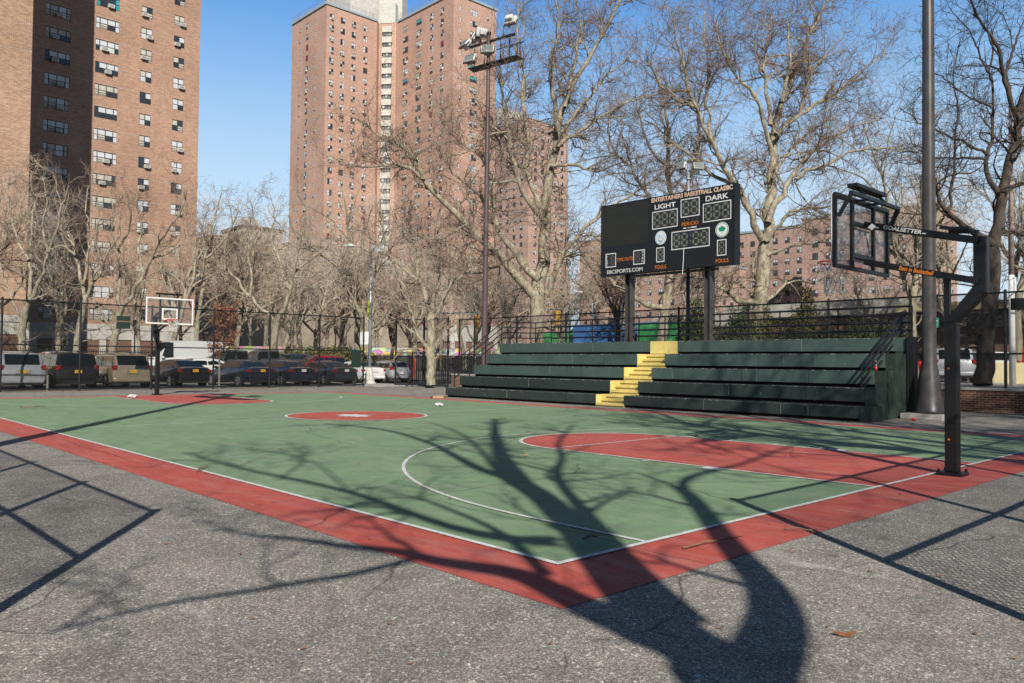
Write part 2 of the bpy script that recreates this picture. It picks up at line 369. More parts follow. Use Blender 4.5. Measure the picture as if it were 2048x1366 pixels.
# ================================================================== GROUND AND COURT
W, L = 14.757, 28.67
KW, DFT, RC, R3, Y3 = 1.83, 5.42, 1.83, 6.32, 1.36
TZ = 0.68                                   # street level behind the terrace wall
def sheet(name, x0, x1, y0, y1, z, mat, label=None, cat=None):
    b = MB(); b.quad((x0, y0, z), (x1, y0, z), (x1, y1, z), (x0, y1, z)); o = b.build(name, mat); struct(o, label, cat); return o
sheet('ground', -900, 1500, -700, 1700, -0.012, M['soil'], 'bare brown winter soil reaching out past the buildings', 'ground')
sheet('playground_asphalt', -30, 24.35, -30, 35.35, 0.0, M['asphalt'], 'speckled grey asphalt around the painted court', 'asphalt')
def zlot(y): return max(0.0, (min(y, 58.5)-41)*.03)
mb = MB()
for ya, yb_ in ((35.35, 41), (41, 58.5)): mb.quad((-40, ya, zlot(ya)-.004), (60, ya, zlot(ya)-.004), (60, yb_, zlot(yb_)-.004), (-40, yb_, zlot(yb_)-.004))
struct(mb.build('parking_lot', M['lot']), 'grey asphalt parking lot behind the far fence', 'parking lot')
mb = MB(); mb.box(-60, 80, 58.5, 99, -.3, zlot(58)+.03); struct(mb.build('lawn', M['soil']), 'bare winter lawn between the parking lot and the towers', 'lawn')
sheet('road', 24.4, 900, 31.3, 35.3, 0.002, M['lot'], 'asphalt street running off behind the gate', 'road')
mb = MB(); mb.box(24.5, 420, -160, 31.2, -0.3, TZ)
struct(mb.build('terrace', M['conc']), 'raised concrete pavement behind the brick wall', 'pavement')
sheet('street', 38, 300, -150, 26, TZ+0.004, M['lot'], 'asphalt street on the raised level behind the fence', 'street')
mb = MB()
a, b_ = aty(722, 772, 35.1), aty(806, 773, 35.1)
mb.box(21.2, 24.3, 34.3, 39.6, 0.0, 0.06)
struct(mb.build('pavement_pad', M['conc'], bevel=0.01), 'pale concrete apron in the gate opening', 'pavement')

court = empty('basketball_court', 'painted green and red outdoor basketball court with white lines', 'basketball court', kind='structure')
b = MB(); B = 0.74
for q in ((-B, W+B, -B, 0), (-B, W+B, L, L+B), (-B, 0, 0, L), (W, W+B, 0, L)):
    b.quad((q[0], q[2], .004), (q[1], q[2], .004), (q[1], q[3], .004), (q[0], q[3], .004))
b.build('border', M['red'], court)
b = MB(); b.quad((0, 0, .004), (W, 0, .004), (W, L, .004), (0, L, .004)); b.build('playing_surface', M['green'], court)
def arc(cx, cy, r, a0, a1, n=64): return [(cx+r*math.cos(a0+(a1-a0)*i/n), cy+r*math.sin(a0+(a1-a0)*i/n)) for i in range(n+1)]
def disc(b, pts, z): b.poly([(x, y, z) for x, y in pts])
def strip(b, pts, wd, z):
    n = len(pts); P = []
    for i, (x, y) in enumerate(pts):
        x0, y0 = pts[max(i-1, 0)]; x1, y1 = pts[min(i+1, n-1)]
        d = math.hypot(x1-x0, y1-y0); nx, ny = -(y1-y0)/d*wd/2, (x1-x0)/d*wd/2
        P += [(x+nx, y+ny, z), (x-nx, y-ny, z)]
    b.add(P, [(2*i, 2*i+1, 2*i+3, 2*i+2) for i in range(n-1)])
cx = W/2
b = MB(); disc(b, arc(cx, L/2, RC, 0, 2*math.pi, 72)[:-1], .008); b.build('centre_circle', M['red'], court)
for s, y0 in ((1, 0.0), (-1, L)):
    fy = lambda y: y0+s*y
    pts = [(cx-KW, fy(0)), (cx+KW, fy(0))] + [(x, fy(y)) for x, y in arc(cx, DFT, RC, 0, math.pi, 40)]
    b = MB(); disc(b, pts, .008); b.build('key_area', M['red'], court)
LW = 0.055; z = .012
b = MB()
strip(b, [(-LW/2, 0), (W+LW/2, 0)], LW, z); strip(b, [(-LW/2, L), (W+LW/2, L)], LW, z)
strip(b, [(0, LW/2), (0, L-LW/2)], LW, z); strip(b, [(W, LW/2), (W, L-LW/2)], LW, z)
b.build('boundary_line', M['line'], court)
b = MB(); strip(b, [(LW/2, L/2), (cx-RC-LW/2, L/2)], LW*.8, z); strip(b, [(cx+RC+LW/2, L/2), (W-LW/2, L/2)], LW*.8, z); b.build('halfway_line', M['line'], court)
b = MB(); strip(b, arc(cx, L/2, RC, 0, 2*math.pi, 96), LW*1.2, z); b.build('circle_line', M['line'], court)
for s, y0 in ((1, 0.0), (-1, L)):
    fy = lambda y: y0+s*y
    b = MB()
    strip(b, [(cx-KW, fy(LW/2))]+[(cx-KW, fy(DFT))], LW, z); strip(b, [(cx+KW, fy(LW/2)), (cx+KW, fy(DFT))], LW, z)
    strip(b, [(x, fy(y)) for x, y in arc(cx, DFT, RC, 0.012, math.pi-0.012, 60)], LW*1.3, z)
    strip(b, [(cx-KW+LW/2, fy(DFT)), (cx+KW-LW/2, fy(DFT))], LW*.8, z)
    for sx in (-1, 1):
        xa = cx+sx*(KW+LW/2); xb = cx+sx*(KW+LW/2+.16)
        for yy, ww in ((2.2, .30), (3.35, .05), (4.27, .05), (5.18, .05)):
            strip(b, [(xa, fy(yy)), (xb, fy(yy))], ww, z)
    b.build('key_line', M['line'], court)
    b = MB(); a0 = math.asin(0); 
    pts = [(cx+R3, fy(LW/2))]+[(x, fy(y)) for x, y in arc(cx, Y3, R3, 0, math.pi, 90)]+[(cx-R3, fy(LW/2))]
    strip(b, pts, LW*.9, z); b.build('three_point_line', M['line'], court)
# white maple-leaf mark in the centre circle
leaf = [(0,1),(.13,.72),(.30,.80),(.25,.45),(.48,.66),(.54,.50),(.86,.55),(.74,.30),(.98,.12),(.62,-.14),(.70,-.36),(.30,-.30),(.06,-.38),(.05,-.9),(-.05,-.9),(-.06,-.38),(-.30,-.30),(-.70,-.36),(-.62,-.14),(-.98,.12),(-.74,.30),(-.86,.55),(-.54,.50),(-.48,.66),(-.25,.45),(-.30,.80),(-.13,.72)]
b = MB(); b.poly([(cx-.62*y, L/2+.62*x, .012) for x, y in leaf][::-1]); b.build('centre_leaf_mark', M['line'], court)

M['jointp'] = simple('joint_filler', (.20, .22, .20), .9, var=.6, sc=9)
# ================================================================== BLEACHERS
XK = [16.5+.75*k for k in range(6)]; HZ = [0.40, 0.86, 1.32, 1.80, 2.27]
bl = empty('concrete_bleachers', 'dark green five-row concrete bleachers with a yellow stepped aisle', 'bleachers', (XK[0], 13.3, 0))
BO = (-XK[0], -13.3, 0)
YL, SL, SR = 22.04, 13.85, 12.66; YRk = [4.62, 4.80, 4.85, 4.86, 4.88]
def bb(name, mat, fn, bev=0.008):
    b = MB(); fn(b); o = b.build(name, mat, bl, bevel=bev, loc=BO); return o
FOOT = []
def seg(b, x0, x1, y0, y1, zb, zt):
    h = (zt-zb)
    b.box(x0, x1, y0, y1, zb+0.085, zt)             # seat block
    FOOT.append((x0+.10, x1-.002, y0+.01, y1-.01, zb+.001, zb+0.085))  # set-back foot, coloured black as the shade under the seat
for k in range(5):
    zb = 0 if k == 0 else HZ[k-1]; x0 = XK[k]; x1 = XK[k+1]+(.0 if k < 4 else 2.3)
    mt = M['bleachd'] if k < 2 else M['bleach']
    # split each side in cast lengths with a narrow joint
    def left(b, k=k, zb=zb, x0=x0, x1=x1):
        ys = [SL, SL+(YL-SL)*(.52+.012*k), YL]
        for i in range(2): seg(b, x0, x1, ys[i]+(.012 if i else 0), ys[i+1], zb, HZ[k])
    def right(b, k=k, zb=zb, x0=x0, x1=x1):
        if k == 4:
            for q in ((zb+.085, HZ[4], 0),):
                P = [(x0, YRk[4]), (22.1, 5.55), (22.1, SR), (x0, SR)]
                b.add([(x, y, q[0]) for x, y in P]+[(x, y, q[1]) for x, y in P], [(3,2,1,0),(4,5,6,7),(0,1,5,4),(1,2,6,5),(2,3,7,6),(3,0,4,7)])
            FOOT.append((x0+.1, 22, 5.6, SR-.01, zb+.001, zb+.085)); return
        ys = [YRk[k]+.30, YRk[k]+(SR-YRk[k])*(.22+.03*k), YRk[k]+(SR-YRk[k])*(.60-.02*k), SR]
        for i in range(3): seg(b, x0, x1, ys[i]+(.012 if i else 0), ys[i+1], zb, HZ[k])
    o = bb('seat_row', mt, left); o2 = bb('seat_row', mt, right)
    if k == 0: pass
bb('gap_shade_foot', M['gap'], lambda b: [b.box(*q) for q in FOOT], 0)
# solid substructure and end walls
def sub(b):
    for k in range(5):
        b.box(XK[k]+.14, 22.0, SR+.02 if False else 5.7, YL-.03, 0, (HZ[k-1] if k else 0)+.004)
bb('base_block', M['bleachd'], sub, 0)
def endw(b):
    P = [(XK[0], YRk[0]), (XK[5]+.05, 5.02)]
    zs = [0]+HZ
    for k in range(5):
        xa, xb = XK[k]+.02, XK[k+1]+.02
        b.box(XK[k]+.004, XK[k+1]+.004, YRk[k]-.004, YRk[k]+.297, 0, zs[k+1]+.003)
    b.add([(XK[5]-.1, 4.93, 0), (22.1, 5.6, 0), (22.1, 5.8, 0), (XK[5]-.1, 5.2, 0), (XK[5]-.1, 4.93, 2.2), (22.1, 5.6, 2.2), (22.1, 5.8, 2.2), (XK[5]-.1, 5.2, 2.2)],
          [(3,2,1,0),(4,5,6,7),(0,1,5,4),(1,2,6,5),(2,3,7,6),(3,0,4,7)])
bb('end_wall', M['endw'], endw)
for k in range(5):
    for ya, yb_ in ((YRk[k]+.31, SR-.01), (SL+.01, YL-.01)): bb('worn_edge', M['edge'], lambda b: b.box(XK[k]-.004, XK[k]+.05, ya, yb_, HZ[k]-.016, HZ[k]+.004), 0)
pe = atx(1825, 700, 19.55)
def blk(b): b.box(19.42, 19.68, 4.62, 4.84, 0, 2.29)
bb('corner_post', M['black'], blk)
# yellow aisle
for k in range(5):
    zb = 0 if k == 0 else HZ[k-1]; dh = HZ[k]-zb
    def st(b, k=k, zb=zb, dh=dh):
        if k == 4:
            b.box(XK[4]-.004, XK[4]+2.4, SR+.002, SL-.002, zb+.02, HZ[4]+.003); return
        for j in range(3):
            xa = XK[k]+.25*j; xb = XK[k+1]+(.14)
            zt = zb+dh*(j+1)/3
            b.box(xa, xb-.003*j, SR+.004, SL-.004, zt-.085, zt-(0.002 if j < 2 else -0.002))
            b.box(xa+.05, xb-.006, SR+.006, SL-.006, zt-dh/3-.004, zt-.085)
    bb('yellow_step', M['yellow'], st, 0.006)
    if k < 4:
        bb('painted_cheek', M['yellow'], lambda b, k=k, zb=zb: b.box(XK[k]-.006, XK[k+1]+.0, SL-.006, SL+.006, zb+.02, HZ[k]+.002), 0)
# scuffed joints
def joint(b):
    pass
for k, ys in ((0, (6.3, 7.1, 9.6, 18.3)), (1, (9.2, 17.9)), (2, (8.7, 11.8, 17.5)), (3, (8.2, 17.0)), (4, (8.0, 16.6))):
    for y in ys: bb('joint_strip', M['jointp'], lambda b: b.box(XK[k]-.003, XK[k], y, y+.014, (0 if k == 0 else HZ[k-1])+.1, HZ[k]-.03), 0)


# rear railing
rl = empty('rear_railing', 'black steel railing with horizontal bars along the top of the bleachers', 'railing', (22, 14, 2.27))
def rr(name, fn, mat=M['black']):
    b = MB(); fn(b); return b.build(name, mat, rl, loc=(-22, -14, -2.27))
for zz in (3.34, 3.08, 2.83, 2.58):
    y1 = 21.3
    rr('rail', lambda b, zz=zz: b.tube([(22, 5.63, zz), (22, 14.4, zz), (22, y1, zz)], .034, 8))
for y in (5.63, 6.82, 7.99, 9.19, 10.08, 11.34, 12.5, 13.77, 15.01, 16.3, 17.57, 18.82, 20.14, 21.3):
    rr('post', lambda b, y=y: b.tube([(22, y, 2.25), (22, y, 3.34)], .026, 8))
# left stair handrail
hr = empty('stair_handrail', 'black handrail sloping down the left end of the bleachers', 'handrail', (17.2, 22.3, 0))
def hh(name, fn, par, off):
    b = MB(); fn(b); return b.build(name, M['black'], par, loc=off)
for zo in (0, -.24, -.48, -.72):
    hh('rail', lambda b: b.tube([(17.18, 22.3, 1.50+zo), (19.87, 22.3, 3.22+zo), (20.1, 22.3, 3.28+zo), (22.0, 22.3, 3.30+zo), (22.0, 21.3, 3.34+zo)], .024, 8), hr, (-17.2, -22.3, 0))
for x, zt in ((17.18, 1.5), (18.0, 2.03), (18.9, 2.6), (19.87, 3.2), (22.0, 3.3)):
    hh('post', lambda b, x=x, zt=zt: b.tube([(x, 22.3, 0), (x, 22.3, zt)], .024, 8), hr, (-17.2, -22.3, 0))
# right stair handrails (two parallel flights)
for yy, lab in ((5.25, 'black handrail sloping down the right side of the bleachers'),):
    hq = empty('stair_handrail', lab, 'handrail', (17.4, yy, .4))
    for zo in (0, -.20, -.40, -.60):
        hh('rail', lambda b: b.tube([(17.42, yy, 1.40+zo), (20.14, yy, 3.02+zo), (20.5, yy, 3.10+zo)], .032, 8), hq, (-17.4, -yy, -.4))
    for x, zb2, zt in ((17.42, .86, 1.40), (18.17, 1.32, 1.85), (18.95, 1.8, 2.31), (20.14, 2.27, 3.02)):
        hh('post', lambda b, x=x, zb2=zb2, zt=zt: b.tube([(x, yy, zb2-.5), (x, yy, zt)], .024, 8), hq, (-17.4, -yy, -.4))

# ================================================================== SCOREBOARD
SX, SY0, SZ0, SW, SH = 21.55, 18.0, 5.12, 6.42, 2.98      # left-bottom corner of face, u runs toward -Y
sb = empty('scoreboard', 'large black electronic scoreboard on steel posts behind the bleachers', 'scoreboard', (SX, SY0-SW/2, TZ))
SO = (-SX, -(SY0-SW/2), -TZ)
sc_ = SW/6.55
def sp(name, fn, mat, bev=0, par=None):
    b = MB(); fn(b); return b.build(name, mat, par or sb, bevel=bev, loc=SO if par is None else None)
cabinet = sp('cabinet', lambda b: b.box(SX, SX+.32, SY0-SW, SY0, SZ0, SZ0+SH), M['boardblack'], .01)
sp('edge_trim', lambda b: b.box(SX-.05, SX-.002, SY0-SW, SY0-SW+.06, SZ0, SZ0+SH), M['boardblack'])
for y, wd in ((16.66, .30), (12.85, .30)):
    y += .1
    def ib(b, y=y, wd=wd):
        x = SX+.42
        b.box(x-.14, x+.14, y-wd/2, y-wd/2+.05, TZ, SZ0+SH-.3); b.box(x-.14, x+.14, y+wd/2-.05, y+wd/2, TZ, SZ0+SH-.3)
        b.box(x-.03, x+.03, y-wd/2+.05, y+wd/2-.05, TZ, SZ0+SH-.3)
    sp('post', ib, M['polegrey'])
sp('cross_beam', lambda b: (b.box(SX+.33, SX+.5, SY0-SW+.2, SY0-.2, SZ0+.15, SZ0+.35), b.box(SX+.33, SX+.5, SY0-SW+.2, SY0-.2, SZ0+2.2, SZ0+2.4), b.box(SX+.30, SX+.5, SY0-SW+1.0, SY0-1.6, SZ0-.1, SZ0-.02)), M['black'])
def U(u, v, d=0.0): return (SX-.006-d, SY0-u*sc_, SZ0+v*SH/3.0)
def rect(b, u0, u1, v0, v1, d=0.0, mat=None): b.quad(U(u0, v0, d), U(u1, v0, d), U(u1, v1, d), U(u0, v1, d), mat)
def frame(b, u0, u1, v0, v1, t=.035, d=0.004, mat=None):
    rect(b, u0, u1, v0, v0+t, d, mat); rect(b, u0, u1, v1-t, v1, d, mat); rect(b, u0, u0+t, v0+t, v1-t, d, mat); rect(b, u1-t, u1, v0+t, v1-t, d, mat)
# LED matrix panel
M['led'] = NT("led_matrix_panel"); _s = M['led']; _v = _s.coord("Object"); _w = _s.n("TexVoronoi"); _w.inputs["Scale"].default_value = 22; _w.inputs["Randomness"].default_value = 0.0
_s.l(_v, _w.inputs["Vector"]); _n = _s.noise(_s.coord("Object", (1, 1, 4)), 1.2, 3)
_s.col(_s.mix(_s.ramp(_w.outputs["Distance"], [(0.35, 1), (0.5, 0)]), (0.008, 0.009, 0.008), _s.ramp(_n, [(.3, (.020, .022, .016)), (.7, (.036, .032, .020))]))); _s.set(.5); M['led'] = _s.m
sp('message_panel', lambda b: rect(b, .05, 2.55, 1.21, 2.93), M['led'])
SEG = {'a': ((0,1),(1,1)), 'b': ((1,1),(1,.5)), 'c': ((1,.5),(1,0)), 'd': ((0,0),(1,0)), 'e': ((0,0),(0,.5)), 'f': ((0,.5),(0,1)), 'g': ((0,.5),(1,.5))}
def digit(b, u0, v0, dw, dh, t, mat):
    g = .012
    for (p, q) in SEG.values():
        (x0, y0), (x1, y1) = p, q
        if y0 == y1: pts = [(t*.2+g, 0), (t*.6+g, t/2), (dw-t*.6-g, t/2), (dw-t*.2-g, 0), (dw-t*.6-g, -t/2), (t*.6+g, -t/2)]; pts = [(u0+a, v0+y0*dh+c) for a, c in pts]
        else:
            ya = v0+min(y0, y1)*dh; h = dh/2
            pts = [(u0+x0*dw, ya+t*.2+g), (u0+x0*dw+t/2, ya+t*.6+g), (u0+x0*dw+t/2, ya+h-t*.6-g), (u0+x0*dw, ya+h-t*.2-g), (u0+x0*dw-t/2, ya+h-t*.6-g), (u0+x0*dw-t/2, ya+t*.6+g)]
        b.poly([U(a, c, .008) for a, c in pts][::-1] if False else [U(a, c, .008) for a, c in pts], mat)
M['disp'] = simple("display_backing", (0.022, 0.024, 0.028), 0.4, var=0.15)
def display(name, box, n, dw, dh, t=.075, mat=M['digit'], colon=False, off=0.0, lab=None):
    u0, u1, v0, v1 = box
    b = MB(); rect(b, u0, u1, v0, v1, 0.001, M['disp']); frame(b, u0, u1, v0, v1, .034, .004, M['sbwhite'])
    gap = ((u1-u0)-n*dw-(0.16 if colon else 0))/(n+1); x = u0+gap+off
    for i in range(n):
        if colon and i == 2:
            for vv in (.35, .68):
                b.quad(U(x+.02, v0+(v1-v0)*vv, .008), U(x+.07, v0+(v1-v0)*vv, .008), U(x+.07, v0+(v1-v0)*vv+.05, .008), U(x+.02, v0+(v1-v0)*vv+.05, .008), mat)
            x += .16
        digit(b, x, (v0+v1)/2-dh/2, dw, dh, t, mat); x += dw+gap
    o = b.build(name, None, sb, loc=SO)
    if lab: o['label'] = lab
display('score_display', (2.74, 3.975, 1.685, 2.395), 3, .24, .48, lab='three-digit score display under LIGHT')
display('score_display', (5.14, 6.37, 1.685, 2.40), 3, .24, .48, lab='three-digit score display under DARK')
display('period_display', (4.12, 4.99, 1.99, 2.705), 2, .24, .48)
display('clock_display', (3.685, 5.44, .77, 1.485), 4, .24, .46, colon=True)
display('foul_display', (2.95, 3.35, .355, .94), 1, .18, .38, .055)
display('foul_display', (5.765, 6.17, .36, .96), 1, .18, .38, .055)
display('timeout_display', (.29, .86, .345, .935), 1, .17, .36, .055, M['digitr'], off=.10)
display('timeout_display', (1.78, 2.37, .35, .94), 1, .17, .36, .055, M['digitr'], off=-.06)
def text(name, body, u0, u1, v0, v1, mat, par=None, off=.004, shear=0, d=.006, P=None, ax=None, up=None, bold=.02, loc0=SO):
    cu = bpy.data.curves.new("lettering", 'FONT'); cu.body = body; cu.offset = bold; cu.shear = shear; cu.size = 1
    to = bpy.data.objects.new("t", cu); COL.objects.link(to)
    dg = bpy.context.evaluated_depsgraph_get(); dg.update(); me = bpy.data.meshes.new_from_object(to.evaluated_get(dg))
    bpy.data.objects.remove(to)
    n = len(me.vertices); co = np.empty(n*3, 'f'); me.vertices.foreach_get('co', co); co = co.reshape(-1, 3)
    mn, mx = co.min(0), co.max(0); s = (co-mn)/np.maximum(mx-mn, 1e-6)
    if P is None:
        out = np.array([U(u0+(u1-u0)*a, v0+(v1-v0)*c, d) for a, c in s[:, :2]])
    else:
        P, ax, up = map(np.array, (P, ax, up)); out = P+s[:, :1]*ax+s[:, 1:2]*up
    me.vertices.foreach_set('co', out.astype('f').ravel()); me.materials.clear(); me.materials.append(mat); me.update()
    me.polygons.foreach_set('material_index', [0]*len(me.polygons))
    return link(name, me, par or sb, loc=loc0)
text('lettering', 'LIGHT', 2.86, 3.88, 2.475, 2.665, M['sbwhite'], bold=.016)
text('lettering', 'DARK', 5.26, 6.25, 2.475, 2.675, M['sbwhite'], bold=.016)
text('lettering', 'PERIOD', 4.17, 4.94, 1.66, 1.80, M['orange'], bold=.004)
text('lettering', 'FOULS', 2.89, 3.43, .085, .235, M['orange'], bold=.004)
text('lettering', 'FOULS', 5.71, 6.26, .095, .24, M['orange'], bold=.004)
text('lettering', 'TIME OUTS', .90, 1.75, .555, .70, M['orange'], bold=.0)
text('lettering', 'EBCSPORTS.COM', .38, 2.26, .075, .225, M['sbwhite'], bold=.006)
M['title'] = simple("title_lettering", (0.80, 0.42, 0.22), 0.5, var=0.05)
text('title_outline', 'ENTERTAINERS BASKETBALL CLASSIC', 2.70, 6.44, 2.775, 2.95, M['sbwhite'], bold=.035, d=.004)
text('title_lettering', 'ENTERTAINERS BASKETBALL CLASSIC', 2.72, 6.42, 2.79, 2.935, M['title'], bold=.012, d=.008)
for i, ch in enumerate('LIGHT'): text('lettering', ch, .335, .335+(.03 if ch == 'I' else .07), .81-.105*i, .89-.105*i, M['sbwhite'], bold=.012, d=.009)
for i, ch in enumerate('DARK'): text('lettering', ch, 2.23, 2.31, .80-.125*i, .89-.125*i, M['sbwhite'], bold=.012, d=.009)
def dots(b):
    for i in range(4):
        u = 4.28+.2*i; b.poly([U(u+.025*math.cos(a*math.pi/4), 1.885+.025*math.sin(a*math.pi/4), .002) for a in range(8)])
sp('indicator_dots', dots, M['digit'])
lb_ = MB()
for ua, ub, mt_ in ((4.24, 4.38, 'sbwhite'), (4.39, 4.47, 'redp'), (4.48, 4.53, 'sbwhite'), (4.58, 4.86, 'sbwhite')): rect(lb_, ua, ub, 1.55, 1.59, .003, M[mt_])
lb_.build('small_emblem', None, sb, loc=SO)
def circ(b, u, v, r, d, mat, n=40): b.poly([U(u+r*math.cos(2*math.pi*i/n), v+r*math.sin(2*math.pi*i/n), d) for i in range(n)], mat)
lb = MB(); M['parkgreen'] = simple("parks_green", (0.0, 0.27, 0.15), .5, var=.05); M['logoblue'] = simple("logo_blue", (0.06, 0.18, 0.40), .5, var=.1); M['logolight'] = simple("logo_light_blue", (0.42, 0.62, 0.78), .5, var=.1)
circ(lb, 5.98, 1.325, .285, .004, M['sbwhite']); circ(lb, 5.98, 1.325, .262, .007, M['parkgreen']); circ(lb, 5.98, 1.325, .238, .010, M['sbwhite'])
lb.poly([U(5.98+.175*x, 1.325+.17*y, .013) for x, y in leaf][::-1], M['parkgreen'])
lb.build('leaf_emblem', None, sb, loc=SO)
lb = MB(); circ(lb, 3.165, 1.32, .275, .004, M['sbwhite']); circ(lb, 3.165, 1.32, .250, .007, M['logolight']); circ(lb, 3.165, 1.32, .215, .010, M['sbwhite'])
lb.poly([U(3.165+.2*x, 1.32+.2*y, .013) for x, y in ((-.75,-.35),(0,-1),(.75,-.35),(.5,-.35),(0,-.72),(-.5,-.35))], M['logoblue'])
lb.build('round_emblem', None, sb, loc=SO)
text('emblem_lettering', 'EBC', 3.02, 3.31, 1.27, 1.43, M['logolight'], bold=.05, d=.014)
sp('hanging_cable', lambda b: b.tube([U(4.27, .80, .01), U(4.265, .3, .02), U(4.24, -.22, .05)], .012, 6), M['sbwhite'])

# ================================================================== FLOODLIGHT POLES
def lamp_head(par, loc, rz, tilt, lab=None):
    h = empty('lamp_head', None, None, loc); h.parent = par; h.rotation_euler = (tilt, 0, rz)
    if 'label' in h: del h['label']
    b = MB(); b.box(-.34, .34, -.02, .22, -.24, .24); b.box(-.22, .22, .22, .42, -.15, .15)
    b.build('housing', M['lampwhite'], h, bevel=.05)
    b = MB(); b.box(-.30, .30, -.028, -.022, -.20, .20); b.build('lens', M['lampglass'], h)
    b = MB(); b.bar((-.37, .08, -.3), (.37, .08, -.3), .04, .03); b.bar((-.37, .08, -.3), (-.37, .08, .05), .03, .04, up=(0, 1, 0)); b.bar((.37, .08, -.3), (.37, .08, .05), .03, .04, up=(0, 1, 0)); b.bar((0, .08, -.5), (0, .08, -.3), .06, .06, up=(0, 1, 0))
    b.build('yoke', M['black'], h)
    return h
def flood_pole(label, x, y, z0, H, r0, r1, lean, mat, heads=True, base_r=None, group='floodlight poles'):
    p = empty('floodlight_pole', label, 'floodlight pole', (x, y, z0), group=group)
    b = MB(); lx, ly = lean; N = 24
    if base_r:
        zs = [0, .06, .1, .5, 1.0, 1.4]; rs = [base_r*1.05, base_r*1.05, base_r, base_r*.84, base_r*.73, r0]
        zs += [1.4+(H-1.4)*i/N for i in range(1, N+1)]; rs += [r0+(r1-r0)*i/N for i in range(1, N+1)]
    else:
        zs = [H*i/N for i in range(N+1)]; rs = [r0+(r1-r0)*i/N for i in range(N+1)]
    b.tube([(lx*zz/H, ly*zz/H, zz) for zz in zs], rs, 20); b.build('pole', mat, p, smooth=True)
    b = MB()
    for i in range(int((H-5)/.8)):
        zz = 5+.8*i; s = 1 if i % 2 else -1; rr_ = r0+(r1-r0)*zz/H
        q = np.array([cR[0], cR[1], 0]); c0 = np.array([lx*zz/H, ly*zz/H, zz]); b.tube([c0+q*s*rr_*.9, c0+q*s*(rr_+.10)], .012, 5)
    b.build('climbing_pegs', M['black'], p)
    if heads:
        t = np.array([lx, ly, H]); q = np.array([cR[0], cR[1], 0]); q = q/np.linalg.norm(q); f = np.array([cF[0], cF[1], 0]); f /= np.linalg.norm(f)
        g = (q*.80-f*.60)              # crossarm runs obliquely to the view, near end on the left in the picture
        gn = g; fr = np.array([-g[1], g[0], 0])
        b = MB(); b.bar(t+[0, 0, -.45]-gn*1.35, t+[0, 0, -.45]+gn*1.75, .10, .12)
        b.bar(t+[0, 0, -1.75]-gn*1.2, t+[0, 0, -1.75]+gn*2.1, .62, .05)
        for s in (-1.2, -.5, .6, 1.2, 1.7): b.bar(t+[0, 0, -1.75]+gn*s+fr*.28, t+[0, 0, -.45]+gn*s+fr*.28 if s < 1.5 else t+[0, 0, -.9]+gn*s+fr*.28, .035, .035)
        b.bar(t+[0, 0, -.85]+gn*.3+fr*.3, t+[0, 0, -.85]+gn*2.1+fr*.3, .04, .04); b.bar(t+[0, 0, -1.75]+gn*2.1, t+[0, 0, -.85]+gn*2.1, .04, .04)
        b.build('crossarm_platform', M['black'], p)
        b = MB(); b.tube([t+[0, 0, -.06], t+[0, 0, .06]], r1*1.35, 16); b.tube([t+[0, 0, -1.85], t+[0, 0, -1.6]], r1*1.5, 16); b.build('collar', M['black'], p)
        for s, dz, rz, ti in ((-1.75, .12, -.9, -.7), (-1.05, .30, -1.6, -.5), (1.55, .42, 2.6, .5), (-.55, .35, -2.6, -.2), (-1.1, -.95, -.55, -.42), (.15, -.72, -.10, -.40)):
            c = t+gn*s+[0, 0, dz]-[0, 0, .2]+(fr*(-.3) if dz < 0 else 0)*1.0
            lamp_head(p, tuple(c), YAW-math.pi/2+rz, ti)
    return p
lpL = atx(967, 700, 24); lpLt = atx(985, 60, 24)
flood_pole('tall brown floodlight pole behind the left end of the bleachers', 24.0, 28.2, TZ, 19.2-TZ, .165, .095, (0, -.12), M['polebrown'])
lpR = gnd(1857, 836)
fp = flood_pole('thick grey floodlight pole with a flared base right of the bleachers', 19.38, 4.22, .16, 19.0, .188, .12, (.05, .0), M['polegrey'], base_r=.37)
b = MB(); b.box(-.62, .62, -.55, .55, -.16, .0); b.build('footing', M['conc'], fp, bevel=.02)
flood_pole('floodlight pole out of view left of the court', -4.0, 7.8, 0, 16.4, .20, .12, (0, 0), M['polegrey'], group='floodlight poles')
# thin pole behind the scoreboard
tp = empty('twin_floodlight_pole', 'slim pole with two white floodlights rising behind the scoreboard', 'floodlight pole', (23.2, 14.75, TZ))
b = MB(); b.tube([(0, 0, 0), (0, 0, 4.9)], [.085, .075], 12); b.build('pole', M['polegrey'], tp, smooth=True)
b = MB(); b.tube([(0, 0, 4.9), (0, 0, 8.6)], [.075, .05], 12); b.tube([(0, 0, 8.3), (0, 0, 8.36)], .10, 12); b.build('upper_pole', M['galv'], tp, smooth=True)
b = MB(); b.bar((-.3*cR[0], -.3*cR[1], 8.55), (.45*cR[0], .45*cR[1], 8.55), .06, .06); b.build('crossarm', M['black'], tp)
for s, rz in ((-.32, -.9), (.42, .1)):
    h_ = lamp_head(tp, (s*cR[0], s*cR[1], 8.9), YAW-math.pi/2+rz, -.35); h_.scale = (.62,)*3

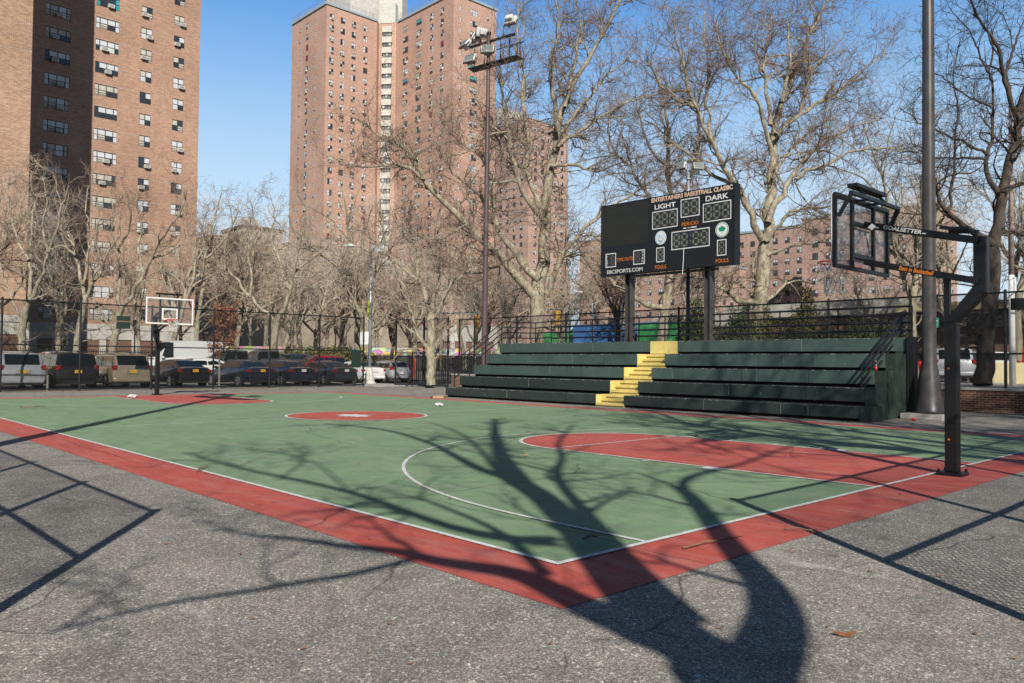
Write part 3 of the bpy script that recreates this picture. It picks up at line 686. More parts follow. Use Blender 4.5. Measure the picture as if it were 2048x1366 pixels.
# ================================================================== BASKETBALL HOOPS
def hoop(label, y0, s, yaw=0):
    hp = empty('basketball_hoop', label, 'basketball hoop', (7.45, y0, 0), 0 if s > 0 else math.pi, group='basketball hoops')
    def P(name, fn, mat, bev=0, par=hp, smooth=False):
        b = MB(); fn(b); return b.build(name, mat, par, bevel=bev, smooth=smooth)
    G = M['blackgloss']
    P('base_plate', lambda b: (b.box(-.15, .15, -.18, .14, 0, .05), [b.tube([(sx*.125, sy*.13-.02, .05), (sx*.125, sy*.13-.02, .09)], .02, 6) for sx in (-1, 1) for sy in (-1, 1)]), G, .008)
    P('pole', lambda b: (b.box(-.072, .072, -.105, .055, .05, 2.06),
        b.add([(-.072, -.105, 2.05), (.072, -.105, 2.05), (.072, .055, 2.05), (-.072, .055, 2.05), (-.072, -.47, 2.44), (.072, -.47, 2.44), (.072, -.30, 2.52), (-.072, -.30, 2.52)],
              [(3,2,1,0),(4,5,6,7),(0,1,5,4),(1,2,6,5),(2,3,7,6),(3,0,4,7)]),
        b.box(-.075, .075, -.465, -.305, 2.42, 3.17)), G, .012)
    def arms(b):
        for sx in (-.092, .092):
            b.bar((sx, -.38, 3.12), (sx, 1.11, 3.50), .042, .085); b.bar((sx, -.38, 2.58), (sx, 1.11, 2.96), .042, .085)
    P('arm', arms, G, .005)
    P('strut', lambda b: b.bar((0, .03, 2.05), (0, .03, 2.68), .07, .07, up=(0, 1, 0)), G)
    P('spring_unit', lambda b: (b.tube([(0, -.25, 3.28), (0, .0, 3.30)], .05, 8), b.bar((0, -.35, 3.24), (0, .12, 3.36), .05, .05)), G)
    bz0, bz1, hw, yb = 2.82, 3.86, .915, 1.20
    bd = empty('backboard', None, None); bd.parent = hp
    P('glass_pane', lambda b: b.box(-hw+.03, hw-.03, yb-.008, yb+.008, bz0+.03, bz1-.03), M['boardglass'], 0, bd)
    def fr(b):
        y1, y2 = yb-.05, yb-.010
        b.box(-hw, hw, y1, y2, bz0, bz0+.05); b.box(-hw, hw, y1, y2, bz1-.05, bz1)
        b.box(-hw, -hw+.05, y1, y2, bz0+.05, bz1-.05); b.box(hw-.05, hw, y1, y2, bz0+.05, bz1-.05)
        for x in (-.36, .36): b.box(x-.03, x+.03, y1-.004, y2-.002, bz0+.05, bz1-.05)
        for zz in (bz0+.22, bz0+.68): b.box(-.34, .34, y1-.001, y2-.003, zz-.03, zz+.03)
    P('support_frame', fr, G, 0, bd)
    def wh(b):
        y1, y2 = yb+.009, yb+.016
        t = .06
        b.box(-hw, hw, y1, y2, bz0, bz0+t); b.box(-hw, hw, y1, y2, bz1-t, bz1); b.box(-hw, -hw+t, y1, y2, bz0+t, bz1-t); b.box(hw-t, hw, y1, y2, bz0+t, bz1-t)
        zb, zt, w2 = bz0+.18, bz0+.63, .305
        b.box(-w2, w2, y1, y2, zb, zb+t); b.box(-w2, w2, y1, y2, zt-t, zt); b.box(-w2, -w2+t, y1, y2, zb+t, zt-t); b.box(w2-t, w2, y1, y2, zb+t, zt-t)
    P('target_markings', wh, M['white'], 0, bd)
    # raised light bar on a bracket above the board
    def br(b):
        for sx in (-.85, .85): b.bar((sx, yb-.06, 3.53), (sx*.95, yb-.22, 3.83), .06, .045)
        b.bar((-.83, yb-.22, 3.84), (.83, yb-.22, 3.84), .05, .05)
        for sx in (-.35, .35): b.bar((sx, yb-.22, 3.84), (sx, yb-.12, 3.98), .04, .04, up=(0, 1, 0))
        b.bar((-.2, yb-.22, 3.83), (-.2, yb-.02, 3.84), .03, .03); b.bar((.2, yb-.22, 3.83), (.2, yb-.02, 3.84), .03, .03)
    P('bracket', br, G)
    P('top_bar', lambda b: b.box(-.50, .50, yb-.17, yb-.02, 3.98, 4.04), G, .01)
    rim = P('rim', lambda b: (b.tube([(.23*math.cos(a*math.pi/16), yb+.40+.23*math.sin(a*math.pi/16), 3.0) for a in range(33)], .011, 6, caps=False), b.box(-.10, .10, yb+.017, yb+.20, 2.985, 3.012), b.box(-.12, .12, yb+.017, yb+.03, 2.87, 3.03), b.bar((0, yb+.05, 2.89), (0, yb+.30, 2.97), .1, .02)), M['redp'])
    def net(b):
        n = 12; prof = [(.225, 2.99), (.20, 2.90), (.165, 2.80), (.14, 2.70), (.135, 2.60), (.14, 2.53)]
        for i in range(n):
            for d in (-1, 1):
                b.tube([(r*math.cos(2*math.pi*(i+d*j*.5)/n), yb+.40+r*math.sin(2*math.pi*(i+d*j*.5)/n), zz) for j, (r, zz) in enumerate(prof)], .0045, 4, caps=False)
    P('net', net, M['net'], 0, rim)
    return hp
h1 = hoop('near black basketball hoop seen from behind on the right', -.2, 1)
h2 = hoop('far basketball hoop with white-edged glass backboard facing the camera', L+.60, -1)
# lettering on the near hoop's arms (seen from the left / behind)
def arm_text(body, ya, yb_, za_off, hgt, mat, sh, z0arm):
    sl = (.38/1.49)
    f = lambda y: z0arm+(y+.38)*sl
    P0 = (-.1165, yb_, f(yb_)-hgt/2); ax = (0, ya-yb_, f(ya)-f(yb_)); up = (0, 0, hgt)
    return text('lettering', body, 0, 0, 0, 0, mat, par=h1, P=P0, ax=ax, up=up, shear=sh, bold=.016, loc0=None)
arm_text('GOALSETTER', .32, .83, 0, .058, M['sbwhite'], .3, 3.12)
arm_text('Best in Basketball', .16, .62, 0, .062, M['orange'], .4, 2.58)
b = MB()
yc = .99; zc = 3.12+(yc+.38)*.241
b.poly([(-.117, yc+.06, zc), (-.117, yc, zc-.05), (-.117, yc-.06, zc), (-.117, yc, zc+.05)], M['sbwhite'])
for ys in (.92, .29): b.quad((-.117, ys+.02, 3.12+(ys+.38)*.241-.006), (-.117, ys-.03, 3.12+(ys+.38)*.241-.016), (-.117, ys-.03, 3.12+(ys+.38)*.241-.004), (-.117, ys+.02, 3.12+(ys+.38)*.241+.006), M['sbwhite'])
b.build('arm_emblem', None, h1)
b = MB()
for zz in (1.42, .47): b.quad((-.075, .01, zz), (-.075, -.015, zz), (-.075, -.015, zz+.025), (-.075, .01, zz+.025))
b.build('sticker', M['orange'], h1)

# ================================================================== FENCES
def chainlink(b, p0, p1, z0, z1, pitch=.075, wd=.005):
    p0 = np.array(p0, float); p1 = np.array(p1, float); d = p1-p0; Lh = np.hypot(d[0], d[1]); d = d/Lh; H = z1-z0
    nrm = np.array([-d[1], d[0], 0])*.002
    def P(s, z_): return np.array([p0[0]+d[0]*s, p0[1]+d[1]*s, z_])
    n = int((Lh+H)/pitch)
    ws = wd*.72
    for sg in (1, -1):
        for i in range(n+1):
            s0 = i*pitch-H if sg > 0 else i*pitch          # position at z0 ; at z1 it is s0 + sg*H
            s1 = s0+sg*H
            a, c = (s0, z0), (s1, z1)
            def clip(a, c):
                (sa, za), (sc2, zc2) = a, c
                if sa > sc2: sa, za, sc2, zc2 = sc2, zc2, sa, za
                if sc2 <= 0 or sa >= Lh: return None
                k = (zc2-za)/(sc2-sa)
                if sa < 0: za -= k*sa; sa = 0
                if sc2 > Lh: zc2 -= k*(sc2-Lh); sc2 = Lh
                return sa, za, sc2, zc2
            q = clip(a, c)
            if q is None: continue
            sa, za, sc2, zc2 = q
            if sc2-sa < .01: continue
            off = nrm*sg
            A, C2 = P(sa, za)+off, P(sc2, zc2)+off
            dd = np.array([d[0], d[1], 0])*ws*.5; up = np.array([0, 0, -ws*.5*(1 if zc2 > za else -1)])
            b.quad(A+dd+up, C2+dd+up, C2-dd-up, A-dd-up)
def fence(label, pts, z0, z1, rails, post_r=.048, rail_r=.032, mesh=True, group=None, name='chain_link_fence', wd=.0055, topext=.06, zmesh0=None, posts=None, ext=1.0):
    p = empty(name, label, 'fence', (pts[0][0], pts[0][1], 0), group=group); off = (-pts[0][0], -pts[0][1], 0)
    for (x, y) in (posts or pts):
        b = MB(); b.tube([(x, y, z0-.1), (x, y, z1+topext)], post_r, 8); b.tube([(x, y, z1+topext), (x, y, z1+topext+.04)], [post_r*1.15, post_r*.4], 8); b.build('post', M['black'], p, loc=off)
    a, c = pts[0], pts[-1]
    for zz in rails:
        b = MB(); b.tube([(x, y, zz) for x, y in (pts if len(pts) > 2 else [a, c])], rail_r, 6); b.build('rail', M['black'], p, loc=off)
    if mesh:
        b = MB()
        for q0, q1 in zip(pts[:-1], pts[1:]): chainlink(b, (q0[0], q0[1], 0), (q1[0], q1[1], 0), z0+.06 if zmesh0 is None else zmesh0, z1, wd=wd)
        b.build('wire_mesh', M['wire'], p, loc=off)
    return p
fy = lambda u: 35.2
bx = [-3.0, 0.1, 3.14, 6.16, 9.24, 12.22, 15.21, 18.12, 20.95]
bz = 3.92
f1 = fence('tall black chain-link fence between the court and the parked cars', [(x, 35.2) for x in bx], 0, bz, (bz, 2.02, .10), wd=.0075)
fence('black gate panel of chain link and pickets left of the bleachers', [(23.05, 35.0), (23.6, 33.0), (24.1, 31.4)], 0, 3.9, (3.9, .1, 1.95), wd=.006, zmesh0=1.95, post_r=.06)
pk = empty('picket_gate', 'black iron picket gate standing half open by the gate post', 'gate', (23.1, 35.0, 0))
b = MB(); n = 34
for i in range(n+1):
    t = i/n; x, y = 23.02+t*1.0, 34.9-t*3.4
    b.bar((x, y, .08), (x, y, 1.93), .018, .018, up=(0, 1, 0))
b.bar((23.02, 34.9, .2), (24.02, 31.5, .2), .03, .04); b.bar((23.02, 34.9, 1.75), (24.02, 31.5, 1.75), .03, .04)
b.build('pickets', M['black'], pk, loc=(-23.1, -35.0, 0))
b = MB()
for t in (.0, .33, .66): b.tube([(23.02+t, 34.9-3.4*t, 0), (23.02+t, 34.9-3.4*t, 2.0)], .03, 6)
b.build('gate_post', M['black'], pk, loc=(-23.1, -35.0, 0))
fpost = [30.9, 29.6, 26.2, 22.7, 19.4, 16.1, 12.78, 9.49, 6.6, 3.73, .8, -2.2, -5.2]
fence('long black chain-link fence on the brick wall behind the bleachers', [(24.5, y) for y in fpost], TZ, 3.83, (3.83, 1.88), wd=.008, group=None)
# low brick retaining wall under it
bw = empty('brick_wall', 'low dark red brick retaining wall under the fence', 'wall', (24.4, 13, 0))
b = MB(); b.box(24.36, 24.50, -30, 31.2, -.1, TZ+.02); b.box(24.36, 26.5, 31.2, 31.4, -.1, TZ+.06); b.build('brickwork', M['brickR'], bw, loc=(-24.4, -13, 0))
b = MB(); b.box(24.32, 24.62, -30, 31.42, TZ+.021, TZ+.10); b.build('coping', M['conc'], bw, bevel=.01, loc=(-24.4, -13, 0))
sheet('kerb', 24.0, 24.36, -30, 4.5, 0.02, M['conc'], 'concrete strip at the foot of the brick wall', 'kerb')
# fences behind and beside the camera: they throw the mesh shadows over the foreground
HF = 3.4
fence('black chain-link fence beside the photographer on the left', [(-1.46-KX*HF, y) for y in (3.92-KY*HF, 6.28-KY*HF, 8.7-KY*HF, 11.4-KY*HF, 14.4-KY*HF)], 0, HF, (HF, HF-1.22, .1), post_r=.05, rail_r=.03, wd=.0085)
fence('black chain-link fence behind the photographer on the right', [(3.42-KX*HF, .60-KY*HF), (6.2-KX*HF, .62-KY*HF), (9.2-KX*HF, .7-KY*HF), (12.2-KX*HF, .8-KY*HF), (15.4-KX*HF, .9-KY*HF)], 0, HF, (HF, HF-1.75, .1), post_r=.055, rail_r=.032, wd=.0085)
# iron picket fence at the back of the parking lot
pf = empty('picket_fence', 'black iron picket fence along the back of the parking lot', 'fence', (20, 57.5, 0))
b = MB()
for i in range(480):
    x = -22+i*.15; b.bar((x, 57.5, 0), (x, 57.5, 2.15), .03, .03, up=(0, 1, 0))
b.build('pickets', M['black'], pf, loc=(-20, -57.5, 0))
b = MB(); b.bar((-22, 57.5, .25), (50, 57.5, .25), .04, .05); b.bar((-22, 57.5, 1.95), (50, 57.5, 1.95), .04, .05)
b.build('rail', M['black'], pf, loc=(-20, -57.5, 0))
pf2 = empty('picket_fence', 'black iron picket fence beyond the street right of the gate', 'fence', (40, 38.4, 0))
b = MB()
for i in range(260):
    t = i/260; x = 26.5+t*34; b.bar((x, 38.4-t*6, .0), (x, 38.4-t*6, 1.9), .03, .03, up=(0, 1, 0))
b.bar((26.5, 38.4, 1.7), (60.5, 32.4, 1.7), .04, .05); b.bar((26.5, 38.4, .2), (60.5, 32.4, .2), .04, .05)
b.build('pickets', M['black'], pf2, loc=(-40, -38.4, 0))
# signs hung on the far fence
s1 = empty('notice_board', 'dark green board with an ochre stripe hung high on the far fence', 'sign', (7.93, 35.1, 2.84))
b = MB(); b.box(-.30, .30, -.02, .02, 0, .58); b.build('panel', M['greensign'], s1)
b = MB(); b.box(-.30, .30, -.026, -.021, .31, .36); b.build('stripe', M['bwood'], s1)
s2 = empty('notice_board', 'dark green sign board near the end post of the far fence', 'sign', (20.4, 35.1, 1.08))
b = MB(); b.box(-.31, .31, -.02, .02, 0, 1.0); b.build('panel', M['greensign'], s2, bevel=.005)
# street lamp by the gate
g0 = gnd(738, 768)
sl = empty('street_lamp', 'silver street lamp on a white flared base in the gate opening', 'street lamp', (23.6, 38.6, 0))
b = MB(); b.tube([(0, 0, 0), (0, 0, .12), (0, 0, .14), (0, 0, .8), (0, 0, 1.05)], [.42, .42, .33, .22, .17], 8); b.build('base', M['concw'], sl)
b = MB(); b.tube([(0, 0, 1.05), (0, 0, 8.35)], [.115, .07], 12); b.build('pole', M['galv'], sl, smooth=True)
q = -cR
b = MB(); b.tube([(0, 0, 8.2), tuple(q*.6+[0, 0, 8.55]), tuple(q*1.15+[0, 0, 8.72])], .03, 8); b.build('arm', M['galv'], sl)
b = MB(); b.tube([tuple(q*1.05+[0, 0, 8.70]), tuple(q*1.3+[0, 0, 8.73]), tuple(q*1.75+[0, 0, 8.72])], [.05, .12, .05], 10); b.build('lamp_head', M['lampwhite'], sl, smooth=True)
b = MB(); b.obox((cR*.45+[0, 0, 8.55]), cR*.35, cF*.04, (0, 0, .18)); b.build('bird_spike_cage', M['galv'], sl)
b = MB(); b.obox((-cR*.12+[0, 0, 4.7])-cF*.02, cR*.07, cF*.01, (0, 0, .52)); b.build('yellow_sign', simple("yellow_green_sign", (.55, .58, .03), .5, var=.1), sl)
b = MB(); b.obox((-cR*.35+[0, 0, 2.9])-cF*.02, cR*.28, cF*.01, (0, 0, .40)); o = b.build('parking_sign', M['sbwhite'], sl)
# ================================================================== BUILDINGS
def wall_open(b, P0, u, W_, z0, z1, ops, dep, mat, n):
    """wall face from P0 along unit u, width W_, z0..z1, outward normal n, rectangular openings (ua,ub,za,zb) with reveals"""
    P0 = np.array(P0, float); u = np.array(u, float); n = np.array(n, float)
    def P(s, z_, d=0): q = P0+u*s-n*d; return (q[0], q[1], z_)
    zs = sorted(set([z0, z1]+[o[2] for o in ops]+[o[3] for o in ops])); zs = [z_ for z_ in zs if z0 <= z_ <= z1]
    rows = {}
    for za, zb in zip(zs[:-1], zs[1:]):
        zm = (za+zb)/2; cut = sorted((o[0], o[1]) for o in ops if o[2] < zm < o[3])
        s = 0.0
        for (ca, cb) in cut:
            if ca > s+1e-4: b.quad(P(s, za), P(ca, za), P(ca, zb), P(s, zb), mat)
            s = max(s, cb)
        if s < W_-1e-4: b.quad(P(s, za), P(W_, za), P(W_, zb), P(s, zb), mat)
    for (ua, ub, za, zb) in ops:
        b.quad(P(ua, za), P(ub, za), P(ub, za, dep), P(ua, za, dep), mat); b.quad(P(ua, zb), P(ua, zb, dep), P(ub, zb, dep), P(ub, zb), mat)
        b.quad(P(ua, za), P(ua, za, dep), P(ua, zb, dep), P(ua, zb), mat); b.quad(P(ub, za), P(ub, zb), P(ub, zb, dep), P(ub, za, dep), mat)
# window prototypes: local x along the wall, y = outward is -y, origin bottom centre at the frame plane
def win_mesh(w_, h_, cols, tops, lows, mull=.06):
    """cols: list of relative widths; tops/lows: material key per column; returns frame mesh + pane mesh"""
    f = MB(); t = mull
    f.box(-w_/2, w_/2, -.03, .05, 0, t); f.box(-w_/2, w_/2, -.03, .05, h_-t, h_)
    tot = sum(cols); x = -w_/2
    g = MB()
    for i, c in enumerate(cols):
        x1 = x+w_*c/tot
        f.box(x, x+t*.6, -.03, .05, t, h_-t); f.box(x1-t*.6, x1, -.03, .05, t, h_-t)
        f.box(x+t*.6, x1-t*.6, -.02, .04, h_*.5-t*.4, h_*.5+t*.4)
        if lows[i] != 'blind': 
            for k in range(2): f.box(x+t*.6, x1-t*.6, -.015, -.005, t+.10+.22*k*h_/1.4, t+.13+.22*k*h_/1.4)
        for (za, zb, mk) in ((t, h_*.5-t*.4, lows[i]), (h_*.5+t*.4, h_-t, tops[i])):
            yy = .02 if za < h_*.4 else .01
            g.quad((x+t*.6, yy, za), (x1-t*.6, yy, za), (x1-t*.6, yy, zb), (x+t*.6, yy, zb), M[mk])
        x = x1
    return f, g
rw = random.Random(11)
def variants(w_, h_, cols, n, p_col=.10):
    out = []
    for _ in range(n):
        base = rw.random(); tops, lows = [], []
        cm = rw.choice(['pink', 'curt', 'curt', 'curt', 'teal']) if rw.random() < p_col*2.2 else None
        for c in cols:
            r = rw.random()
            tops.append(cm if cm and r < .7 else ('blind' if r < .66 else ('curt' if r < .76 else 'wglass')))
            r = rw.random()
            lows.append(cm if cm and r < .5 else ('blind' if r < .30 else ('curt' if r < .42 else 'wglass')))
        f, g = win_mesh(w_, h_, cols, tops, lows); out.append((f, g))
    return out
acm = MB(); acm.box(-.33, .33, -.42, .0, 0, .40, M['acunit'])
for k in range(5): acm.box(-.27+.0, .27, -.428, -.42, .06+.06*k, .085+.06*k, M['frame'])
AC = acm.mesh("air_conditioner")
def mesh_cache(vs): return [(f.mesh("window_frame", M['frame']), g.mesh("panes")) for f, g in vs]
def place_win(par, var, pos, rz, ac=None):
    o = link('window', var[0], par, loc=pos); o.rotation_euler = (0, 0, rz)
    p_ = link('pane', var[1], o)
    if ac is not None:
        a = link('air_conditioner', AC, o, loc=(ac, 0, .06))
    return o
def add_raw(b, src, pos, rz, mat=None):
    c, s = math.cos(rz), math.sin(rz)
    vs = [(pos[0]+c*x-s*y, pos[1]+s*x+c*y, pos[2]+z_) for x, y, z_ in src.v]
    o = len(b.v); b.v += vs; b.f += [tuple(i+o for i in f) for f in src.f]
    b.mi += [b.m(src.mats[i] if src.mats else mat) for i in src.mi]

# ---- left apartment block  (facade y=97.5, wing protruding to y=85.5)
LBn = empty('apartment_tower', 'red brick apartment tower at the left edge with a projecting wing in front', 'building', (15.1, 97.5, 0))
LO = (-15.1, -97.5, 0)
YF, XW, YW, XR, HT = 97.5, 14.35, 84.5, 35.85, 62
vA = mesh_cache(variants(2.6, 1.35, (.55, 1, 1, .55), 8)); vC = mesh_cache(variants(1.33, 1.38, (1, 1), 10, .10))
ops = []; wl = []
for k in range(-7, 14):
    zt = 26.05+2.65*k
    if zt-1.4 < 6.0: continue
    for (xa, xb, hh_, va, dz) in ((18.35, 20.93, 1.35, vA, -.25), (23.58, 26.12, 1.35, vA, -.2), (28.63, 29.95, 1.38, vC, 0), (32.55, 33.87, 1.38, vC, .1)):
        top = zt+dz; ops.append((xa-XW, xb-XW, top-hh_, top)); wl.append(((xa+xb)/2, top-hh_, va, xb-xa))
b = MB(); wall_open(b, (XW, YF, 0), (1, 0, 0), XR-XW, 5.5, HT, ops, .14, M['brickL'], (0, -1, 0))
b.quad((XR, YF, 5.5), (XR, YF+17, 5.5), (XR, YF+17, HT), (XR, YF, HT), M['brickL'])
b.quad((-9, YF+17, 0), (-9, YF+17, HT), (XR, YF+17, HT), (XR, YF+17, 0), M['brickL'])
b.quad((-9, YW, HT), (XW, YW, HT), (XW, YF+17, HT), (-9, YF+17, HT), M['conc']); b.quad((XW, YF, HT), (XR, YF, HT), (XR, YF+17, HT), (XW, YF+17, HT), M['conc'])
b.build('wall', None, LBn, loc=LO)
b = MB(); b.quad((-9, YW, 5.5), (XW, YW, 5.5), (XW, YW, HT), (-9, YW, HT), M['brickW']); b.quad((XW, YW, 5.5), (XW, YF, 5.5), (XW, YF, HT), (XW, YW, HT), M['brickW']); b.quad((-9, YF+17, 5.5), (-9, YW, 5.5), (-9, YW, HT), (-9, YF+17, HT), M['brickW'])
b.build('wing_wall', None, LBn, loc=LO)
b = MB()   # ground storey: pale concrete frame with recessed dark brick infill
for x0, x1, y in ((-9, XW, YW), (XW, XR, YF)):
    b.box(x0-.0, x1+.06, y-.08, y+.35, 4.9, 5.5, M['concw'])
    n = max(2, int((x1-x0)/3.4)); 
    for i in range(n+1):
        xx = x0+(x1-x0)*i/n; b.box(xx-.35, xx+.35, y-.05, y+.3, 0, 4.9, M['concw'])
    b.box(x0, x1, y+.02, y+.25, 3.7, 4.9, M['concw'])
b.box(-9, XW, YW+.15, YW+.3, 0, 3.7, M['brickR']); b.box(XW, XR, YF+.15, YF+.3, 0, 3.7, M['brickR'])
b.box(XW, XW+.02, YW, YF, 0, 5.5, M['concw']); b.box(XR, XR+.06, YF-.05, YF+17, 0, 5.5, M['concw'])
b.build('ground_storey', None, LBn, loc=LO)
for i, (x, z_, va, ww) in enumerate(wl):
    ac = None; r = rw.random()
    if r < .62: ac = rw.choice((-.3, .3, .1) if ww > 2 else (-.32, .32))
    place_win(LBn, rw.choice(va), (x-15.1, YF+.06-97.5, z_), 0, ac)

# ---- central cross-shaped tower
CT = empty('apartment_tower', 'tall red brick tower behind the trees with a white stair stack and white penthouse', 'building', (92.4, 164.6, 0))
CO = (-92.4, -164.6, 0); CTop = 86.9
vS = variants(1.2, 1.45, (1, 1), 14, .10); vT = variants(.55, 1.1, (1,), 3, 0); vL = variants(2.2, 1.45, (1, 1, 1), 10, .10)
cS, cT_, cL = mesh_cache(vS), mesh_cache(vT), mesh_cache(vL)
faces = [  # P0, u, width, normal, rotz, cols (s, kind, dz)
    ((92.4, 181.6), (0, -1, 0), 17.0, (-1, 0, 0), -math.pi/2, [(4.1, 't', -.3), (7.8, 's', 0), (11.8, 't', -.5)]),
    ((92.4, 164.6), (1, 0, 0), 14.3, (0, -1, 0), 0, [(1.5, 's', 0), (4.5, 's', 0), (7.6, 's', 0), (11.0, 's', 0)]),
    ((110.7, 160.8), (0, -1, 0), 21.8, (-1, 0, 0), -math.pi/2, [(2.9, 'l', 0), (8.4, 'l', .1), (13.5, 's', 0), (17.6, 's', 0)]),
    ((110.7, 139.0), (1, 0, 0), 13.3, (0, -1, 0), 0, [(2.1, 't', -.2), (6.2, 'l', 0), (10.6, 't', -.2)]),
]
inv = {'s': (vS, cS, 1.2, 1.45), 't': (vT, cT_, .55, 1.1), 'l': (vL, cL, 2.2, 1.45)}
wb = MB(); rest = MB(); cand = []
for P0, u, wd, n, rz, cols in faces:
    ops = []
    for k in range(30):
        zt = 84.75-2.65*k
        if zt-1.5 < 10.5: continue
        for s, kd, dz in cols:
            w_, h_ = inv[kd][2:]; ops.append((s-w_/2, s+w_/2, zt+dz-h_, zt+dz))
            q = np.array([P0[0]+u[0]*s-n[0]*.06, P0[1]+u[1]*s-n[1]*.06, zt+dz-h_]); cand.append((q, rz, kd, k))
    wall_open(wb, (P0[0], P0[1], 0), u, wd, 9.9, CTop, ops, .14, M['brickT'], n)
# recess: diagonal stair stack
A0, A1, A2, A3 = (106.7, 164.6), (107.9, 165.4), (110.7, 162.0), (110.7, 160.8)
dvec = np.array([A2[0]-A1[0], A2[1]-A1[1], 0]); dl = np.linalg.norm(dvec); dvec /= dl; dn = np.array([dvec[1], -dvec[0], 0])
if dn@np.array([-1, -1, 0]) < 0: dn = -dn
wb.quad((*A0, 9.9), (*A1, 9.9), (*A1, CTop), (*A0, CTop), M['brickT']); wb.quad((*A2, 9.9), (*A3, 9.9), (*A3, CTop), (*A2, CTop), M['brickT'])
wb.quad((*A1, 9.9), (*A2, 9.9), (*A2, CTop), (*A1, CTop), M['brickT'])
for q0, q1 in (((124.0, 139.0), (124.0, 160)), ((124, 160), (135, 160)), ((135, 160), (135, 181.6)), ((135, 181.6), (92.4, 181.6))):
    wb.quad((*q0, 9.9), (*q1, 9.9), (*q1, CTop), (*q0, CTop), M['brickT'])
wb.poly([(92.4, 164.6, CTop), (106.7, 164.6, CTop), (107.9, 165.4, CTop), (110.7, 162, CTop), (110.7, 139, CTop), (124, 139, CTop), (124, 160, CTop), (135, 160, CTop), (135, 181.6, CTop), (92.4, 181.6, CTop)], M['conc'])
wb.build('wall', None, CT, loc=CO)
M['stairw'] = simple('stair_window', (.22, .23, .23), .3, var=.6, sc=.6)
ss = MB(); mid = np.array([(A1[0]+A2[0])/2, (A1[1]+A2[1])/2, 0])
for k in range(29):
    z_ = 83.2-2.65*k
    if z_ < 10: break
    ss.obox(mid+dn*.35+[0, 0, z_+1.92], dvec*1.25, dn*.35, (0, 0, .74), M['concw'])
    ss.obox(mid+dn*.20+[0, 0, z_+.55], dvec*1.1, dn*.2, (0, 0, .62), M['stairw'])
    for s in (-1.05, -.35, .35, 1.05): ss.obox(mid+dn*.42+dvec*s+[0, 0, z_+.66], dvec*.07, dn*.06, (0, 0, .66), M['frame'])
    if rw.random() < .6: ss.obox(mid+dn*.43+dvec*rw.choice((-.7, 0, .7))+[0, 0, z_+.9], dvec*.30, dn*.02, (0, 0, .35), M[rw.choice(('blind', 'curt'))])
ss.build('stair_stack', None, CT, loc=CO)
g = MB()
for k in range(30):
    zt = 84.75-2.65*k
    if zt-1.5 < 10.5: continue
    for q in (A0, A3):
        pass
g2 = MB()
g2.box(101, 115, 168, 180, CTop, CTop+9, M['concw']); g2.obox(mid-dn*2.2+[0, 0, CTop+2.6], dvec*2.0, dn*2.3, (0, 0, 2.6), M['concw']); g2.obox(mid-dn*5+[0, 0, CTop+4.5], dvec*3.0, dn*2.6, (0, 0, 4.5), M['concw'])
g2.build('penthouse', None, CT, loc=CO)
M['fascia'] = simple("roof_fascia", (0.36, 0.44, 0.47), .6, var=.1)
g3 = MB()
def rimline(p, q, b, z_, h, t, mat):
    p = np.array([*p, z_], float); q = np.array([*q, z_], float); b.bar(p, q, t, h, mat)
edge = [(92.3, 181.6), (92.3, 164.5), (106.7, 164.5)]; edge2 = [(110.6, 161), (110.6, 138.9), (124.1, 138.9)]
for e in (edge, edge2):
    for p, q in zip(e[:-1], e[1:]): rimline(p, q, g3, CTop+.1, .55, .35, M['fascia'])
g3.build('roof_edge', None, CT, loc=CO)
g4 = MB()
for e in (edge, edge2):
    for p, q in zip(e[:-1], e[1:]):
        rimline(p, q, g4, CTop+1.5, .07, .07, M['galv']); rimline(p, q, g4, CTop+.95, .05, .05, M['galv'])
        Ln = math.hypot(q[0]-p[0], q[1]-p[1]); nn = int(Ln/1.2)
        for i in range(nn+1):
            x, y = p[0]+(q[0]-p[0])*i/nn, p[1]+(q[1]-p[1])*i/nn; g4.bar((x, y, CTop+.3), (x, y, CTop+1.5), .07, .07, M['galv'], up=(0, 1, 0))
g4.build('roof_railing', None, CT, loc=CO)
cand.sort(key=lambda c: ({'l': 0, 's': 1, 't': 2}[c[2]], np.linalg.norm(c[0]-cC)))
for i, (q, rz, kd, k) in enumerate(cand):
    vi = rw.randrange(len(inv[kd][0]))
    if i < 98:
        place_win(CT, inv[kd][1][vi], (q[0]-92.4, q[1]-164.6, q[2]), rz, rw.choice((-.25, .25)) if kd != 't' and rw.random() < .4 else None)
    else:
        f, gg = inv[kd][0][vi]
        add_raw(rest, f, q, rz, M['frame']); add_raw(rest, gg, q, rz)
        if kd != 't' and rw.random() < .4: add_raw(rest, acm, q+[0, 0, .06], rz)
o = rest.build('window', None, CT, loc=CO); o['kind'] = 'stuff'
gs = MB(); gs.box(80, 140, 137.6, 138.4, 0, 3.0, M['brickR'])
# base storey
bs = MB()
for (x0, x1, y0, y1) in ((92.0, 107, 164.2, 182), (110.3, 124.4, 138.6, 182), (107, 110.4, 160, 182)):
    bs.box(x0, x1, y0, y1, 0, 6.2, M['brickR']); bs.box(x0-.3, x1+.3, y0-.3, y1, 6.2, 9.9, M['concw'])
for x in np.arange(92.5, 107, 3.3): bs.box(x, x+1.0, 163.9, 164.3, 0, 6.2, M['concw'])
for x in np.arange(110.5, 124.5, 3.3): bs.box(x, x+1.0, 138.2, 138.7, 0, 6.2, M['concw'])
bs.build('base_storey', None, CT, loc=CO)

